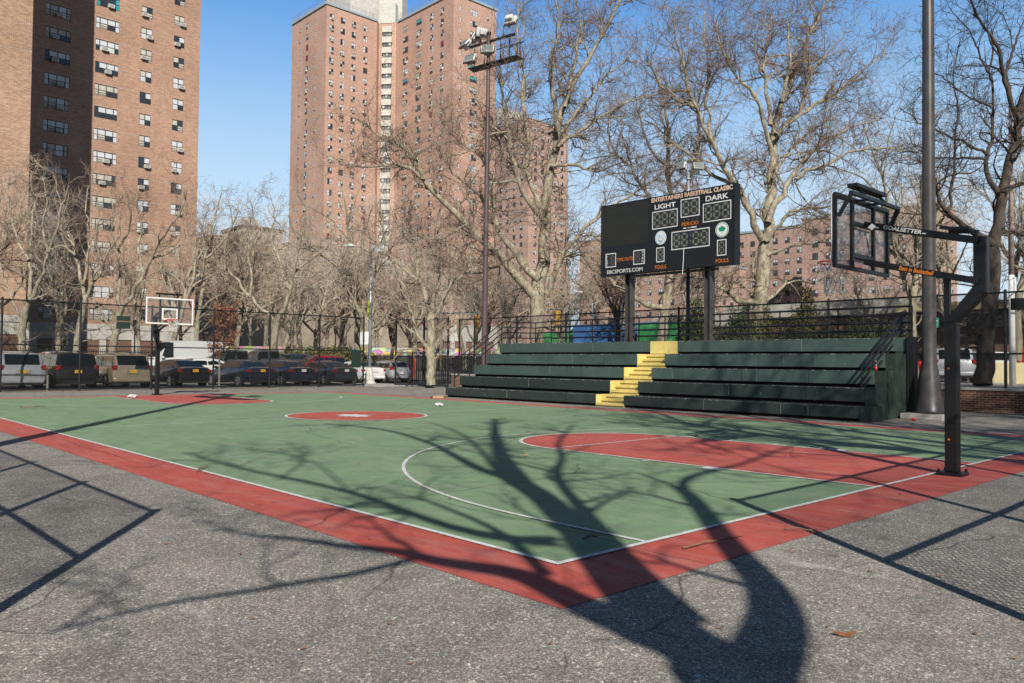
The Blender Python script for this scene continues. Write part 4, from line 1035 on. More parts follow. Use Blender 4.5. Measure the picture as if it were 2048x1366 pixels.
# ---- farther blocks with simple window grids
def far_block(name, label, x0, x1, y0, y1, h, mat, px=3.1, pz=2.65, wz=1.4, ww=1.2, ac=.3, loc=None, keep=90, top=None, z0=3.0, roofbox=None, jitter=0):
    p = empty(name, label, 'building', (x0, y0, 0)); off = (-x0, -y0, 0)
    b = MB(); b.box(x0, x1, y0, y1, 0, h, mat); b.build('wall', None, p, loc=off)
    b = MB(); b.box(x0-.2, x1+.2, y0-.2, y1+.2, h, h+.5, M['fascia']); b.build('roof_edge', None, p, loc=off)
    if roofbox:
        b = MB(); b.box(*roofbox); b.build('penthouse', M['concw'], p, loc=off)
    vs = [win_mesh(ww, wz, (1, 1), t_, l_) for t_, l_ in ((('blind', 'blind'), ('wglass', 'blind')), (('wglass', 'wglass'), ('wglass', 'wglass')), (('blind', 'wglass'), ('wglass', 'wglass')), (('curt', 'blind'), ('blind', 'wglass')), (('wglass', 'blind'), ('wglass', 'pink')), (('blind', 'blind'), ('wglass', 'wglass')))]
    cs = mesh_cache(vs); pts = []
    z_ = h-2.2
    while z_ > z0:
        n = int((x1-x0-1.5)/px)
        for i in range(n): pts.append(((x0+1.5+px*(i+.5)*(x1-x0-3)/(n*px), y0-.04, z_-wz), 0))
        n = int((y1-y0-1.5)/px)
        for i in range(n): pts.append(((x0-.04, y0+1.5+px*(i+.5)*(y1-y0-3)/(n*px), z_-wz), -math.pi/2))
        z_ -= pz
    pts.sort(key=lambda q: math.hypot(q[0][0]-cC[0], q[0][1]-cC[1]))
    step = max(1, len(pts)//keep) if keep else 1
    rb = MB()
    for i, (q, rz) in enumerate(pts):
        vi = rw.randrange(len(vs))
        if i < keep:
            o = link('window', cs[vi][0], p, loc=(q[0]-x0, q[1]-y0, q[2])); o.rotation_euler = (0, 0, rz); link('pane', cs[vi][1], o)
        else: add_raw(rb, vs[vi][0], q, rz, M['frame']); add_raw(rb, vs[vi][1], q, rz)
    if rb.v: o = rb.build('window', None, p, loc=off); o['kind'] = 'stuff'
    return p
far_block('apartment_tower', 'second brick tower half hidden behind the large plane tree, white box on its roof', 172.5, 191, 177, 203, 79.3, M['brickF'], roofbox=(173, 183, 190, 200, 79.8, 86))
far_block('apartment_block', 'narrow brick block seen left of the scoreboard edge', 196, 204, 165, 176, 42.0, M['brickF'], keep=60)
far_block('apartment_block', 'long mid-rise brick block on the horizon right of the scoreboard', 181, 196, 84, 141, 35.4, M['brickF'], keep=95)
far_block('apartment_block', 'lower brick block farther right behind the near hoop', 160, 172, 52, 79, 33.0, M['brickF'], keep=60)
far_block('apartment_block', 'brick block seen between the scoreboard posts behind the trees', 150, 166, 96, 122, 24.0, M['brickF'], keep=60)
# pale old apartment block on the left skyline with arches
pb = empty('old_apartment_block', 'pale stone apartment block on the skyline between the two brick towers', 'building', (60, 155, 0))
b = MB()
b.box(0, 5.5, -4, 6, 0, 25.5, M['stone']); b.box(5.5, 14, -6, 4, 0, 28.0, M['stone']); b.box(14, 26, -9, 2, 0, 25.0, M['stone']); b.box(7, 10, -3, 0, 28.4, 30.4, M['concw'])
b.box(26, 42, -12, 2, 0, 22.0, M['stone'])
b.build('wall', None, pb)
b = MB(); b.box(-.3, 5.7, -4.3, 6, 25.5, 26.1, M['fascia']); b.box(5.2, 14.3, -6.3, 4, 28.0, 28.5, M['barkd']); b.box(13.9, 26.2, -9.3, 2, 25, 25.6, M['barkd'])
b.build('cornice', None, pb)
wv = [win_mesh(1.1, 1.7, (1,), (t_,), ('wglass',)) for t_ in ('wglass', 'blind')]; wc = mesh_cache(wv)
for (xa, xb, y, zt) in ((0, 5.5, -4.04, 24.5), (5.5, 14, -6.04, 26.5), (14, 26, -9.04, 23.5)):
    n = int((xb-xa)/2.6)
    for i in range(n):
        for k in range(4):
            q = (xa+(xb-xa)*(i+.5)/n, y, zt-2-k*3.1); v_ = rw.choice(wc)
            o = link('window', v_[0], pb, loc=q); link('pane', v_[1], o)
# ---- one-storey brick building on the right
lowb = empty('low_brick_building', 'one-storey dark red brick building with a pale flat roof edge across the street', 'building', (60, 10, TZ))
LBO = (-60, -10, -TZ)
b = MB(); ops = [(30.5, 33.5, 2.2, 4.2), (26.5, 28.0, 2.4, 3.8), (22.0, 24.4, .7, 3.6)]
wall_open(b, (58, 34, 0), (0, -1, 0), 75, TZ, 5.4, ops, .2, M['brickR'], (-1, 0, 0))
b.quad((58, 34, TZ), (58, 34, 5.4), (72, 34, 5.4), (72, 34, TZ), M['brickR']); b.quad((58, -41, 5.4), (58, 34, 5.4), (72, 34, 5.4), (72, -41, 5.4), M['conc'])
b.build('wall', None, lowb, loc=LBO)
b = MB(); b.box(56.6, 72.2, -41, 19.5, 5.42, 6.0, M['cream']); b.box(57.0, 58, -41, 19, 4.2, 5.40, M['frame']); b.build('fascia', None, lowb, loc=LBO)
b = MB(); b.box(57.4, 72.2, 19.6, 34.4, 5.42, 6.5, M['concw']); b.build('roof_edge', None, lowb, loc=LBO)
for (ua, ub, za, zb) in ops[:2]:
    f, gq = win_mesh(ub-ua, zb-za, (1, 1), ('wglass', 'wglass'), ('wglass', 'wglass')); fo = f.build('window', M['frame'], lowb, loc=(58.1-60, 34-(ua+ub)/2-10, za-TZ)); fo.rotation_euler = (0, 0, -math.pi/2)
    gq.build('pane', None, fo)
b = MB(); b.box(58.12, 58.2, 9.6, 12, TZ, 3.6, M['redp']); b.build('door', None, lowb, loc=LBO)
b = MB(); b.box(57.5, 57.98, 3.9, 4.7, 3.1, 3.7, M['acunit']); b.box(57.49, 57.5, 3.98, 4.62, 3.16, 3.64, M['frame']); b.build('air_conditioner', None, lowb, loc=LBO)
rs = empty('red_brick_shop', 'pale pink shop front with red trim at the far street corner', 'building', (66, 36, TZ))
b = MB(); b.box(0, 12, -1, 12, 0, 4.6, M['brickF']); b.box(-.4, 12, -1.4, 12.2, 4.6, 5.8, M['concw']); b.build('wall', None, rs)
b = MB()
for y in (0, 3, 6, 9): b.box(-.08, -.01, y, y+1.4, .8, 3.6, M['redp']); b.box(-.1, -.09, y+.2, y+1.2, 1.4, 3.2, M['blind'])
b.build('window', None, rs)
# ---- murals / hoardings beyond the fence
for lab, x, y0, y1, z1, mt in (('left green painted hoarding beyond the fence', 55.0, 49.5, 54.5, 4.6, 'mural_green'), ('long blue painted hoarding between the green ones', 54.0, 38.8, 49.2, 5.2, 'mural_blue'), ('right green painted hoarding beyond the scoreboard post', 53.0, 33.0, 40.5, 5.0, 'mural_green')):
    e = empty('painted_hoarding', lab, 'hoarding', (x, y0, TZ if y1 < 40 else 0))
    b = MB(); b.box(0, .3, 0, y1-y0, 0, z1, M[mt]); 
    b.build('panel', None, e)
    b = MB()
    for i in range(int(y1-y0)+1): b.box(.3, .42, i, i+.12, 0, z1-.2, M['frame'])
    b.build('bracing', None, e)
mw = empty('mural_wall', 'long low wall with a strip of pink, yellow and red mural painting in the distance', 'wall', (62, 92, 0))
s = NT("mural_strip"); v = s.coord("Object", (1, 1, 1.5)); vn = s.n("TexVoronoi"); vn.inputs["Scale"].default_value = 1.1; s.l(v, vn.inputs["Vector"])
s.col(s.mix(.45, vn.outputs["Color"], (.62, .40, .28))); s.set(.8); M['mural'] = s.m
dvm = np.array([26, -20.5, 0.]); 
b = MB(); b.bar((-20, 16, 2.85), (34, -26, 2.85), .3, 1.1); b.build('mural_band', M['mural'], mw)
b = MB(); b.bar((-20, 16, 1.15), (34, -26, 1.15), .28, 2.3, M['frame']); b.build('base_wall', None, mw)

# ================================================================== CARS
def car_meshes(sp_):
    Lc, Wc, H = sp_['L'], sp_['W']/2, sp_['H']
    st = sp_['st']; b = MB(); ring = []
    for (x, zl, zb, w_) in st:
        w_ = w_*Wc
        half = [(w_*.80, zl), (w_*.955, zl+.08), (w_*1.0, zl+(zb-zl)*.42), (w_*.985, zb-.16), (w_*.93, zb-.03), (w_*.60, zb+.015)]
        ring.append([(x, y, z_) for y, z_ in half]+[(x, 0, zb+.03)]+[(x, -y, z_) for y, z_ in half[::-1]])
    n = len(ring[0]); vs = [p for r_ in ring for p in r_]
    fs = [(i*n+k, i*n+k+1, (i+1)*n+k+1, (i+1)*n+k) for i in range(len(ring)-1) for k in range(n-1)]+[(i*n+n-1, i*n, (i+1)*n, (i+1)*n+n-1) for i in range(len(ring)-1)]
    fs += [tuple(range(n))[::-1], tuple((len(ring)-1)*n+k for k in range(n))]
    b.add(vs, fs)
    x0, x1, x2, x3 = sp_['gh']; zb0, zb3 = sp_['zb']; wb_, wt_ = Wc*.90, Wc*sp_.get('wt', .72)
    gst = [(x0, zb0+.01, wb_*.92, 0), (x1, H-.07, wb_, .9), ((x1+x2)/2+.1, H, wb_, 1), (x2, H-.045, wb_, .95), (x3, zb3+.01, wb_*.95, 0)]
    ring = []
    for (x, zt, wl_, q) in gst:
        zbb = zb0+(zb3-zb0)*(x-x0)/(x3-x0)-.03
        ww = wl_+(wt_-wl_)*q if q else wl_*.9
        if q: half = [(wl_, zbb), (ww*1.01, zt-.07), (ww*.90, zt-.015), (ww*.5, zt+.015)]
        else: half = [(wl_, zbb), (wl_*.99, zbb+.02), (wl_*.9, zt-.004), (wl_*.5, zt)]
        ring.append([(x, y, z_) for y, z_ in half]+[(x, 0, zt+.02)]+[(x, -y, z_) for y, z_ in half[::-1]])
    n = len(ring[0]); vs = [p for r_ in ring for p in r_]
    fs = [(i*n+k, i*n+k+1, (i+1)*n+k+1, (i+1)*n+k) for i in range(len(ring)-1) for k in range(n-1)]
    b.add(vs, fs)
    return b, (x0, x1, x2, x3, zb0, zb3, wb_, wt_, H)
SPEC = {
 'sedan': dict(L=4.75, W=1.82, H=1.45, st=[(-2.37,.50,.86,.80),(-2.33,.30,1.00,.90),(-2.05,.24,1.06,.96),(-1.3,.22,1.03,1),(0,.22,.98,1),(1.0,.22,.96,1),(1.8,.24,.86,.98),(2.2,.27,.76,.90),(2.36,.40,.62,.74)], gh=(-1.95,-1.15,.25,1.2), zb=(1.04,.95), wt=.70, wx=(-1.42,1.42), wr=.33, pil=(-.42,), tz=(.78,.95), bz=.50, wlim=(-1.55,.85)),
 'minivan': dict(L=4.95, W=1.95, H=1.74, st=[(-2.47,.42,.98,.88),(-2.42,.28,1.08,.95),(-2.1,.22,1.10,.99),(-1.0,.20,1.08,1),(.6,.20,1.02,1),(1.5,.22,.98,1),(2.15,.26,.86,.93),(2.45,.40,.66,.78)], gh=(-2.42,-2.08,.55,1.75), zb=(1.07,1.0), wt=.80, wx=(-1.5,1.5), wr=.34, pil=(-1.05,.15), tz=(.86,1.16), bz=.52, wlim=(-2.2,1.2)),
 'suv': dict(L=4.6, W=1.86, H=1.66, st=[(-2.3,.45,.95,.86),(-2.25,.30,1.06,.94),(-1.9,.26,1.09,.98),(-1.0,.25,1.06,1),(.6,.25,1.02,1),(1.3,.26,.98,1),(2.0,.28,.86,.95),(2.28,.42,.68,.78)], gh=(-2.22,-1.75,.20,1.15), zb=(1.08,1.0), wt=.76, wx=(-1.38,1.38), wr=.36, pil=(-1.15,-.25), tz=(.92,1.15), bz=.55, wlim=(-2.0,.8)),
 'hatch': dict(L=4.0, W=1.70, H=1.50, st=[(-2.0,.42,.90,.86),(-1.95,.28,1.0,.94),(-1.6,.22,1.02,.99),(-.8,.21,1.0,1),(.5,.21,.97,1),(1.2,.23,.90,.98),(1.75,.26,.78,.92),(1.98,.40,.62,.76)], gh=(-1.93,-1.50,.15,1.15), zb=(1.0,.93), wt=.74, wx=(-1.22,1.28), wr=.31, pil=(-.95,-.20), tz=(.86,1.12), bz=.50, wlim=(-1.7,.8)),
 'van': dict(L=5.5, W=2.0, H=2.40, st=[(-2.95,.42,1.15,.97),(-2.9,.35,1.25,1),(-1.0,.32,1.25,1),(.9,.32,1.20,1),(1.9,.34,1.12,1),(2.55,.36,1.0,.94),(2.92,.45,.8,.84)], gh=(-2.93,-2.85,1.1,2.35), zb=(1.25,1.08), wt=.86, wx=(-1.9,2.0), wr=.36, pil=(), tz=(.9,1.5), bz=.55, wlim=(1.0,1.9)),
}
def make_car(name, label, kind, pm, x, y, rz, glassy=True, plate='plate', group='cars parked behind the far fence', cat='car', z0=0.0, rims='rim', roofrack=False):
    sp_ = SPEC[kind]
    if abs(rz-math.pi/2) < .3: x += math.cos(rz)*sp_['L']/2
    p = empty(name, label, cat, (x, y, z0), rz, group)
    b, (x0, x1, x2, x3, zb0, zb3, wb_, wt_, H) = car_meshes(sp_)
    Wc = sp_['W']/2; Lc = sp_['L']
    body = b.build('body', pm, p, smooth=True); 
    es = body.modifiers.new("edge", 'EDGE_SPLIT'); es.split_angle = R_(38)
    def P(nm, fn, mat, bev=0, par=p):
        q = MB(); fn(q); return q.build(nm, mat, par, bevel=bev)
    # wheel arches + wheels
    for sx in sp_['wx']:
        for sy in (-1, 1):
            arch = P('wheel_arch', lambda q: q.tube([(sx, sy*(Wc-.16), sp_['wr']+.01), (sx, sy*(Wc+.004), sp_['wr']+.01)], sp_['wr']*1.16, 20), M['tyre'])
            wh = P('wheel', lambda q: q.tube([(sx, sy*(Wc-.20), sp_['wr']), (sx, sy*(Wc-.01), sp_['wr']), (sx, sy*(Wc+.012), sp_['wr'])], [sp_['wr'], sp_['wr'], sp_['wr']*.93], 22), M['tyre'])
            def rimf(q):
                r_ = sp_['wr']*.68; yy = sy*(Wc+.018)
                q.tube([(sx, sy*(Wc+.005), sp_['wr']), (sx, yy, sp_['wr'])], r_, 20)
                for k in range(5):
                    a = 2*math.pi*(k+.5)/5; c = (sx+math.cos(a)*r_*.62, yy+sy*.003, sp_['wr']+math.sin(a)*r_*.62)
                    q.tube([(c[0], yy, c[2]), (c[0], yy+sy*.004, c[2])], r_*.20, 8, M['tyre'])
            rb_ = MB(); rb_.m(M[rims]); 
            r_ = sp_['wr']*.68; yy = sy*(Wc+.018)
            rb_.tube([(sx, sy*(Wc+.005), sp_['wr']), (sx, yy, sp_['wr'])], r_, 20, M[rims])
            for k in range(5):
                a = 2*math.pi*(k+.5)/5
                rb_.tube([(sx+math.cos(a)*r_*.62, yy+sy*.001, sp_['wr']+math.sin(a)*r_*.62), (sx+math.cos(a)*r_*.62, yy+sy*.004, sp_['wr']+math.sin(a)*r_*.62)], r_*.21, 8, M['tyre'])
            rb_.build('rim', None, wh)
    # glazing laid just proud of the greenhouse
    def gq(nm, a, b2, c, d, out, lab=None):
        a, b2, c, d = [np.array(t, float) for t in (a, b2, c, d)]; nrm = np.cross(b2-a, d-a); nrm /= np.linalg.norm(nrm)
        if nrm@np.array(out, float) < 0: nrm = -nrm
        q = MB(); o = nrm*.012
        q.add([a+o, b2+o, c+o, d+o, a-o, b2-o, c-o, d-o], [(0,1,2,3),(7,6,5,4),(0,4,5,1),(1,5,6,2),(2,6,7,3),(3,7,4,0)]); return q.build(nm, M['carglass'], p)
    t0, t1 = .10, .86
    def RW(t, wy):  # rear slope
        xx = x0+(x1-x0)*t; zz = zb0+.01+(H-.07-zb0)*t; ww = (wb_*.90*(1-t)+wt_*t)*.86; return (xx-.01, wy*ww, zz+.01)
    if kind != 'van': gq('rear_window', RW(t0, -1), RW(t0, 1), RW(t1, 1), RW(t1, -1), (-1, 0, .3))
    def FW(t, wy):
        xx = x3+(x2-x3)*t; zz = zb3+.01+(H-.045-zb3)*t; ww = (wb_*.90*(1-t)+wt_*t)*.88; return (xx+.012, wy*ww, zz+.01)
    gq('windshield', FW(.08, -1), FW(.08, 1), FW(.90, 1), FW(.90, -1), (1, 0, .5))
    wl0, wl1 = sp_['wlim']
    for sy in (-1, 1):
        zt = H-.17; zbm = lambda x: zb0+(zb3-zb0)*(x-x0)/(x3-x0)+.03
        def SW_(x, t, clampx):
            zz = zbm(x)+(zt-zbm(x))*t; yw = wb_*1.0+(wt_*1.0-wb_)*min(1, (zz-zbm(x)+.05)/(H-.07-zbm(x))); return (clampx, sy*(yw+.008), zz)
        cuts = [wl0]+[c for c in sp_['pil'] if wl0 < c < wl1]+[wl1]
        rear_in = (x1-x0)*.75 if kind in ('sedan',) else .12; front_in = (x3-x2)*.62
        for i in range(len(cuts)-1):
            xa, xb = cuts[i]+.035, cuts[i+1]-.035
            ta = xa+(rear_in if i == 0 and kind == 'sedan' else (.08 if i == 0 else 0)); tb = xb-(front_in*.75 if i == len(cuts)-2 else 0)
            if kind == 'van': ta = xa+.02; tb = xb-.35
            gq('side_window', SW_(xa, 0, xa), SW_(xb, 0, xb), SW_(xb, 1, tb), SW_(xa, 1, ta), (0, sy, .1))
        P('door_mirror', lambda q: q.box(wl1-.15, wl1+.05, sy*(Wc*.97) if sy > 0 else sy*(Wc*.97)-.17, (sy*(Wc*.97)+.17) if sy > 0 else sy*(Wc*.97), zb3+.02, zb3+.16), pm, .02)
        tz0, tz1 = sp_['tz']; xr = -Lc/2
        P('tail_lamp', lambda q: q.obox((xr+.125, sy*Wc*.835, (tz0+tz1)/2), (.12, 0, 0), (.0, sy*Wc*.10, 0), (0, 0, (tz1-tz0)/2*.82)), M['tail'], .02)
        P('head_lamp', lambda q: q.obox((Lc/2-.30, sy*Wc*.76, .70), (.17, -sy*.06, 0), (0, Wc*.12, 0), (0, 0, .085)), M['head'], .03)
    P('bumper', lambda q: (q.box(-Lc/2-.035, -Lc/2+.25, -Wc*.88, Wc*.88, .33, sp_['bz'])), pm, .05)
    P('lower_valance', lambda q: (q.box(-Lc/2-.02, -Lc/2+.2, -Wc*.72, Wc*.72, .24, .335), q.box(Lc/2-.25, Lc/2+.01, -Wc*.72, Wc*.72, .24, .42)), M['tyre'], .01)
    pz = (.62 if kind not in ('minivan', 'suv', 'sedan') else (.76 if kind != 'sedan' else .80))
    P('licence_plate', lambda q: q.box(-Lc/2-.045, -Lc/2+.0, -.155, .155, pz, pz+.15), M[plate], .004)
    P('plate_recess', lambda q: q.box(-Lc/2-.038, -Lc/2+.02, -.30, .30, pz-.04, pz+.19), pm, .01)
    if roofrack:
        P('roof_rack', lambda q: [q.bar((x1+.1, s*wt_*.85, H+.05), (x2-.1, s*wt_*.85, H+.05), .04, .04) for s in (-1, 1)]+[q.bar((xx, -wt_*.85, H+.06), (xx, wt_*.85, H+.06), .04, .03) for xx in (x1+.5, x1+1.5)], M['black'])
    return p
pS = paint("silver", (.50, .52, .55)); pBk = paint("black", (.020, .020, .022)); pBe = paint("beige", (.42, .345, .24)); pDb = paint("dark_blue", (.026, .032, .055))
pW = simple("car_paint_white", (.78, .78, .77), .3, 0, var=.03, coat=.8); pG = paint("grey", (.10, .105, .115)); pR = paint("red", (.42, .012, .022)); pDg = paint("charcoal", (.045, .05, .058))
H2 = math.pi/2
def cx37(u, y): return aty(u, 740, y)[0]
yr = 37.0
make_car('parked_minivan', 'silver minivan at the left edge, seen from behind with a yellow plate', 'minivan', pS, cx37(44, yr), yr+2.3, H2+.02)
make_car('parked_minivan', 'black minivan parked between the silver and the beige one', 'minivan', pBk, cx37(158, yr), yr+2.6, H2, roofrack=True)
make_car('parked_minivan', 'beige minivan with dark rear window left of the far hoop pole', 'minivan', pBe, cx37(268, yr+.3), yr+2.9, H2, roofrack=True)
make_car('parked_sedan', 'black sedan with a yellow plate just right of the far hoop pole', 'sedan', pBk, cx37(393, yr+.3), yr+2.8, H2+.06)
make_car('parked_sedan', 'dark blue-black sedan with a yellow plate, second sedan right of the far hoop', 'sedan', pDb, cx37(528, yr), yr+2.5, H2+.12)
make_car('parked_sedan', 'dark sedan with a white plate in the middle of the dark sedans', 'sedan', pDb, cx37(608, yr+.6), yr+3.0, H2+.10, plate='platew')
make_car('parked_sedan', 'charcoal sedan with a white plate next to the fence end post', 'sedan', pDg, cx37(694, yr+.6), yr+3.0, H2+.10, plate='platew')
make_car('parked_sedan', 'white sedan behind the street lamp base', 'sedan', pW, cx37(750, yr+2.2), yr+4.6, H2, plate='platew')
make_car('parked_hatchback', 'small silver hatchback right of the street lamp', 'hatch', pS, cx37(803, yr+3), yr+5.0, H2-.02, plate='platew')
# second row, seen from the side
make_car('parked_suv', 'white wagon behind the silver and black minivans', 'suv', pW, aty(97, 720, 46.5)[0], 46.5, math.pi, z0=zlot(46.5))
make_car('parked_sedan', 'white sedan behind the beige and black cars left of centre', 'sedan', pW, aty(205, 740, 44.5)[0], 45.5, math.pi+.1, z0=zlot(45.5))
make_car('parked_sedan', 'white sedan seen side-on behind the first black sedan', 'sedan', pW, aty(398, 730, 44)[0], 44.5, math.pi, z0=zlot(44.5))
make_car('parked_suv', 'bright red crossover behind the dark sedans, facing left', 'suv', pR, aty(638, 730, 46)[0], 46.5, math.pi, z0=zlot(46.5))
make_car('parked_suv', 'dark SUV behind the grey pickup bed', 'suv', pDg, aty(585, 725, 50)[0], 50.5, math.pi+.25, z0=zlot(50.5))
v_ = make_car('parked_van', 'white high-roof delivery van behind the far hoop', 'van', pW, aty(367, 700, 55.0)[0], 55.0, math.pi, cat='van', z0=zlot(55))
# pickup
def pickup(label, x, y, rz, pm):
    p = empty('pickup_truck', label, 'pickup truck', (x, y, zlot(y)), rz, 'cars parked behind the far fence')
    def P(nm, fn, mat, bev=0, par=p):
        q = MB(); fn(q); return q.build(nm, mat, par, bevel=bev)
    def body(q):
        st = [(-2.95,.55,1.20),(-2.9,.5,1.25),(-.75,.45,1.25),(.9,.45,1.22),(1.8,.45,1.20),(2.7,.5,1.12),(2.95,.62,.95)]
        vs = []; 
        for x_, zl, zb in st:
            w_ = 1.0 if abs(x_) < 2.8 else .93
            vs += [(x_, w_*.9, zl), (x_, w_, zl+.15), (x_, w_*.99, zb-.12), (x_, w_*.93, zb), (x_, -w_*.93, zb), (x_, -w_*.99, zb-.12), (x_, -w_, zl+.15), (x_, -w_*.9, zl)]
        n = 8; fs = [(i*n+k, i*n+(k+1) % n, (i+1)*n+(k+1) % n, (i+1)*n+k) for i in range(len(st)-1) for k in range(n)]+[tuple(range(n))[::-1], tuple((len(st)-1)*n+k for k in range(n))]
        q.add(vs, fs)
    P('body', body, pm, .02)
    def cab(q):
        st = [(-.72, 1.22, .93, 1.24, .9), (-.60, 1.22, .93, 1.88, .76), (.55, 1.22, .93, 1.92, .76), (.95, 1.22, .93, 1.80, .76), (1.55, 1.2, .9, 1.24, .84)]
        vs = []
        for x_, zb, wb2, zt, wt2 in st: vs += [(x_, wb2, zb), (x_, wt2, zt-.05), (x_, wt2*.85, zt), (x_, -wt2*.85, zt), (x_, -wt2, zt-.05), (x_, -wb2, zb)]
        n = 6; q.add(vs, [(i*n+k, i*n+(k+1) % n, (i+1)*n+(k+1) % n, (i+1)*n+k) for i in range(len(st)-1) for k in range(n)]+[tuple(range(n))[::-1], tuple((len(st)-1)*n+k for k in range(n))])
    P('cab', cab, pm, .02)
    for sy in (-1, 1):
        P('side_window', lambda q: q.add([(-.55, sy*.925, 1.30), (.20, sy*.925, 1.30), (.20, sy*.79, 1.78), (-.52, sy*.79, 1.78)], [(0, 1, 2, 3)]), M['carglass'])
        P('side_window', lambda q: q.add([(.28, sy*.925, 1.30), (1.20, sy*.925, 1.30), (.88, sy*.79, 1.76), (.28, sy*.79, 1.78)], [(0, 1, 2, 3)]), M['carglass'])
        for sx in (-1.85, 1.95):
            P('wheel_arch', lambda q: q.tube([(sx, sy*.84, .45), (sx, sy*1.008, .45)], .50, 20), M['tyre'])
            wh = P('wheel', lambda q: q.tube([(sx, sy*.78, .40), (sx, sy*1.01, .40)], .40, 20), M['tyre'])
            P('rim', lambda q: q.tube([(sx, sy*1.0, .40), (sx, sy*1.02, .40)], .24, 14), M['rim'], 0, wh)
        P('tail_lamp', lambda q: q.box(-2.97, -2.8, sy*.85-.09, sy*.85+.09, .85, 1.2), M['tail'], .01)
        P('head_lamp', lambda q: q.box(2.70, 2.93, sy*.78-.14, sy*.78+.14, .88, 1.08), M['head'], .02)
        P('door_mirror', lambda q: q.box(.95, 1.1, sy*1.0-.08, sy*1.0+.12, 1.28, 1.48), M['black'], .02)
    P('windshield', lambda q: q.add([(1.50, -.78, 1.28), (1.50, .78, 1.28), (.99, .68, 1.77), (.99, -.68, 1.77)], [(0, 1, 2, 3)]), M['carglass'])
    P('bed_opening', lambda q: q.box(-2.8, -.85, -.78, .78, 1.2, 1.262), M['tyre'])
    P('grille', lambda q: q.box(2.94, 2.975, -.55, .55, .72, 1.0), M['black'], .01)
    return p
pickup('grey pickup truck in the second row, facing left', aty(468, 720, 47.5)[0], 47.5, math.pi, pG)
pickup('second grey pickup truck behind the dark sedans', aty(560, 720, 48.0)[0], 50.0, math.pi-.05, pG)
# cars on the raised street at the right
zr = TZ+.004
def street_car(u, dep, rz, *a, **k):
    p = at(u, 745, dep); return make_car(*a, p[0]+math.cos(rz)*2.3, p[1]+math.sin(rz)*2.3, rz, group='cars across the street', z0=zr, **k)
street_car(1909, 39.5, .42, 'parked_minivan', 'silver minivan across the street behind the near hoop pole', 'minivan', pS, plate='platew')
street_car(2012, 44, .9, 'parked_suv', 'white SUV partly hidden by the dark tree trunk and cream barrier', 'suv', pW)
street_car(1858, 52, .5, 'parked_suv', 'dark red car just showing behind the flared floodlight pole', 'suv', pR)
def on_street(u, v): return gnd(u, v, TZ)
# cream concrete barrier
a = on_street(2014, 768)
e = empty('concrete_barrier', 'cream painted concrete barrier block right of the dark tree', 'barrier', (a[0], a[1], zr), YAW-math.pi/2)
b = MB(); b.box(-.98, 1.15, 0, .5, 0, .98); b.build('block', M['cream'], e, bevel=.02)
b = MB(); b.box(-.7, -.2, -.02, .6, -.0, .06); b.build('footing_plate', M['conc'], e)
# ================================================================== TREES
def nz(v): return v/(np.linalg.norm(v, axis=-1, keepdims=True)+1e-9)
def tubes_np(pts, rad, S):
    """pts (N,K,3) rad (N,K) -> verts, faces"""
    N, K, _ = pts.shape
    t = np.empty_like(pts); t[:, 1:-1] = pts[:, 2:]-pts[:, :-2]; t[:, 0] = pts[:, 1]-pts[:, 0]; t[:, -1] = pts[:, -1]-pts[:, -2]; t = nz(t)
    ref = np.tile(np.array([0.31, 0.17, 0.94]), (N, 1)); m_ = np.abs((t[:, K//2]*ref).sum(-1)) > .85; ref[m_] = (0.9, -.4, .1)
    a = nz(np.cross(t, ref[:, None, :])); b = np.cross(t, a)
    ang = np.arange(S)*2*np.pi/S
    v = pts[:, :, None, :]+rad[:, :, None, None]*(a[:, :, None, :]*np.cos(ang)[None, None, :, None]+b[:, :, None, :]*np.sin(ang)[None, None, :, None])
    idx = np.arange(N*K*S).reshape(N, K, S)
    f = np.stack([idx[:, :-1], np.roll(idx, -1, 2)[:, :-1], np.roll(idx, -1, 2)[:, 1:], idx[:, 1:]], -1)
    return v.reshape(-1, 3), f.reshape(-1, 4)
def np_mesh(name, parts, mat, smooth=True):
    V = []; Fq = []; o = 0
    for v, f in parts: V.append(v); Fq.append(f+o); o += len(v)
    V = np.concatenate(V).astype('f'); Fq = np.concatenate(Fq).astype('i')
    me = bpy.data.meshes.new(name); me.vertices.add(len(V)); me.vertices.foreach_set('co', V.ravel())
    me.loops.add(Fq.size); me.loops.foreach_set('vertex_index', Fq.ravel())
    me.polygons.add(len(Fq)); me.polygons.foreach_set('loop_start', np.arange(len(Fq), dtype='i')*4)
    me.polygons.foreach_set('use_smooth', np.full(len(Fq), smooth))
    me.materials.append(mat); me.update(calc_edges=True); return me
def grow(st, d, ln, r0, K, wob, up, rng, taper=.25):
    N = len(st); P_ = np.empty((N, K+1, 3)); P_[:, 0] = st; d = nz(d.copy()); w0 = rng.normal(size=(N, 3))*wob
    for k in range(K):
        w0 = w0*.45+rng.normal(size=(N, 3))*wob
        d = nz(d+w0+np.array([0, 0, up])); P_[:, k+1] = P_[:, k]+d*(ln/K)[:, None]
    tt = np.linspace(0, 1, K+1)[None, :]
    return P_, r0[:, None]*(1-(1-taper)*tt)
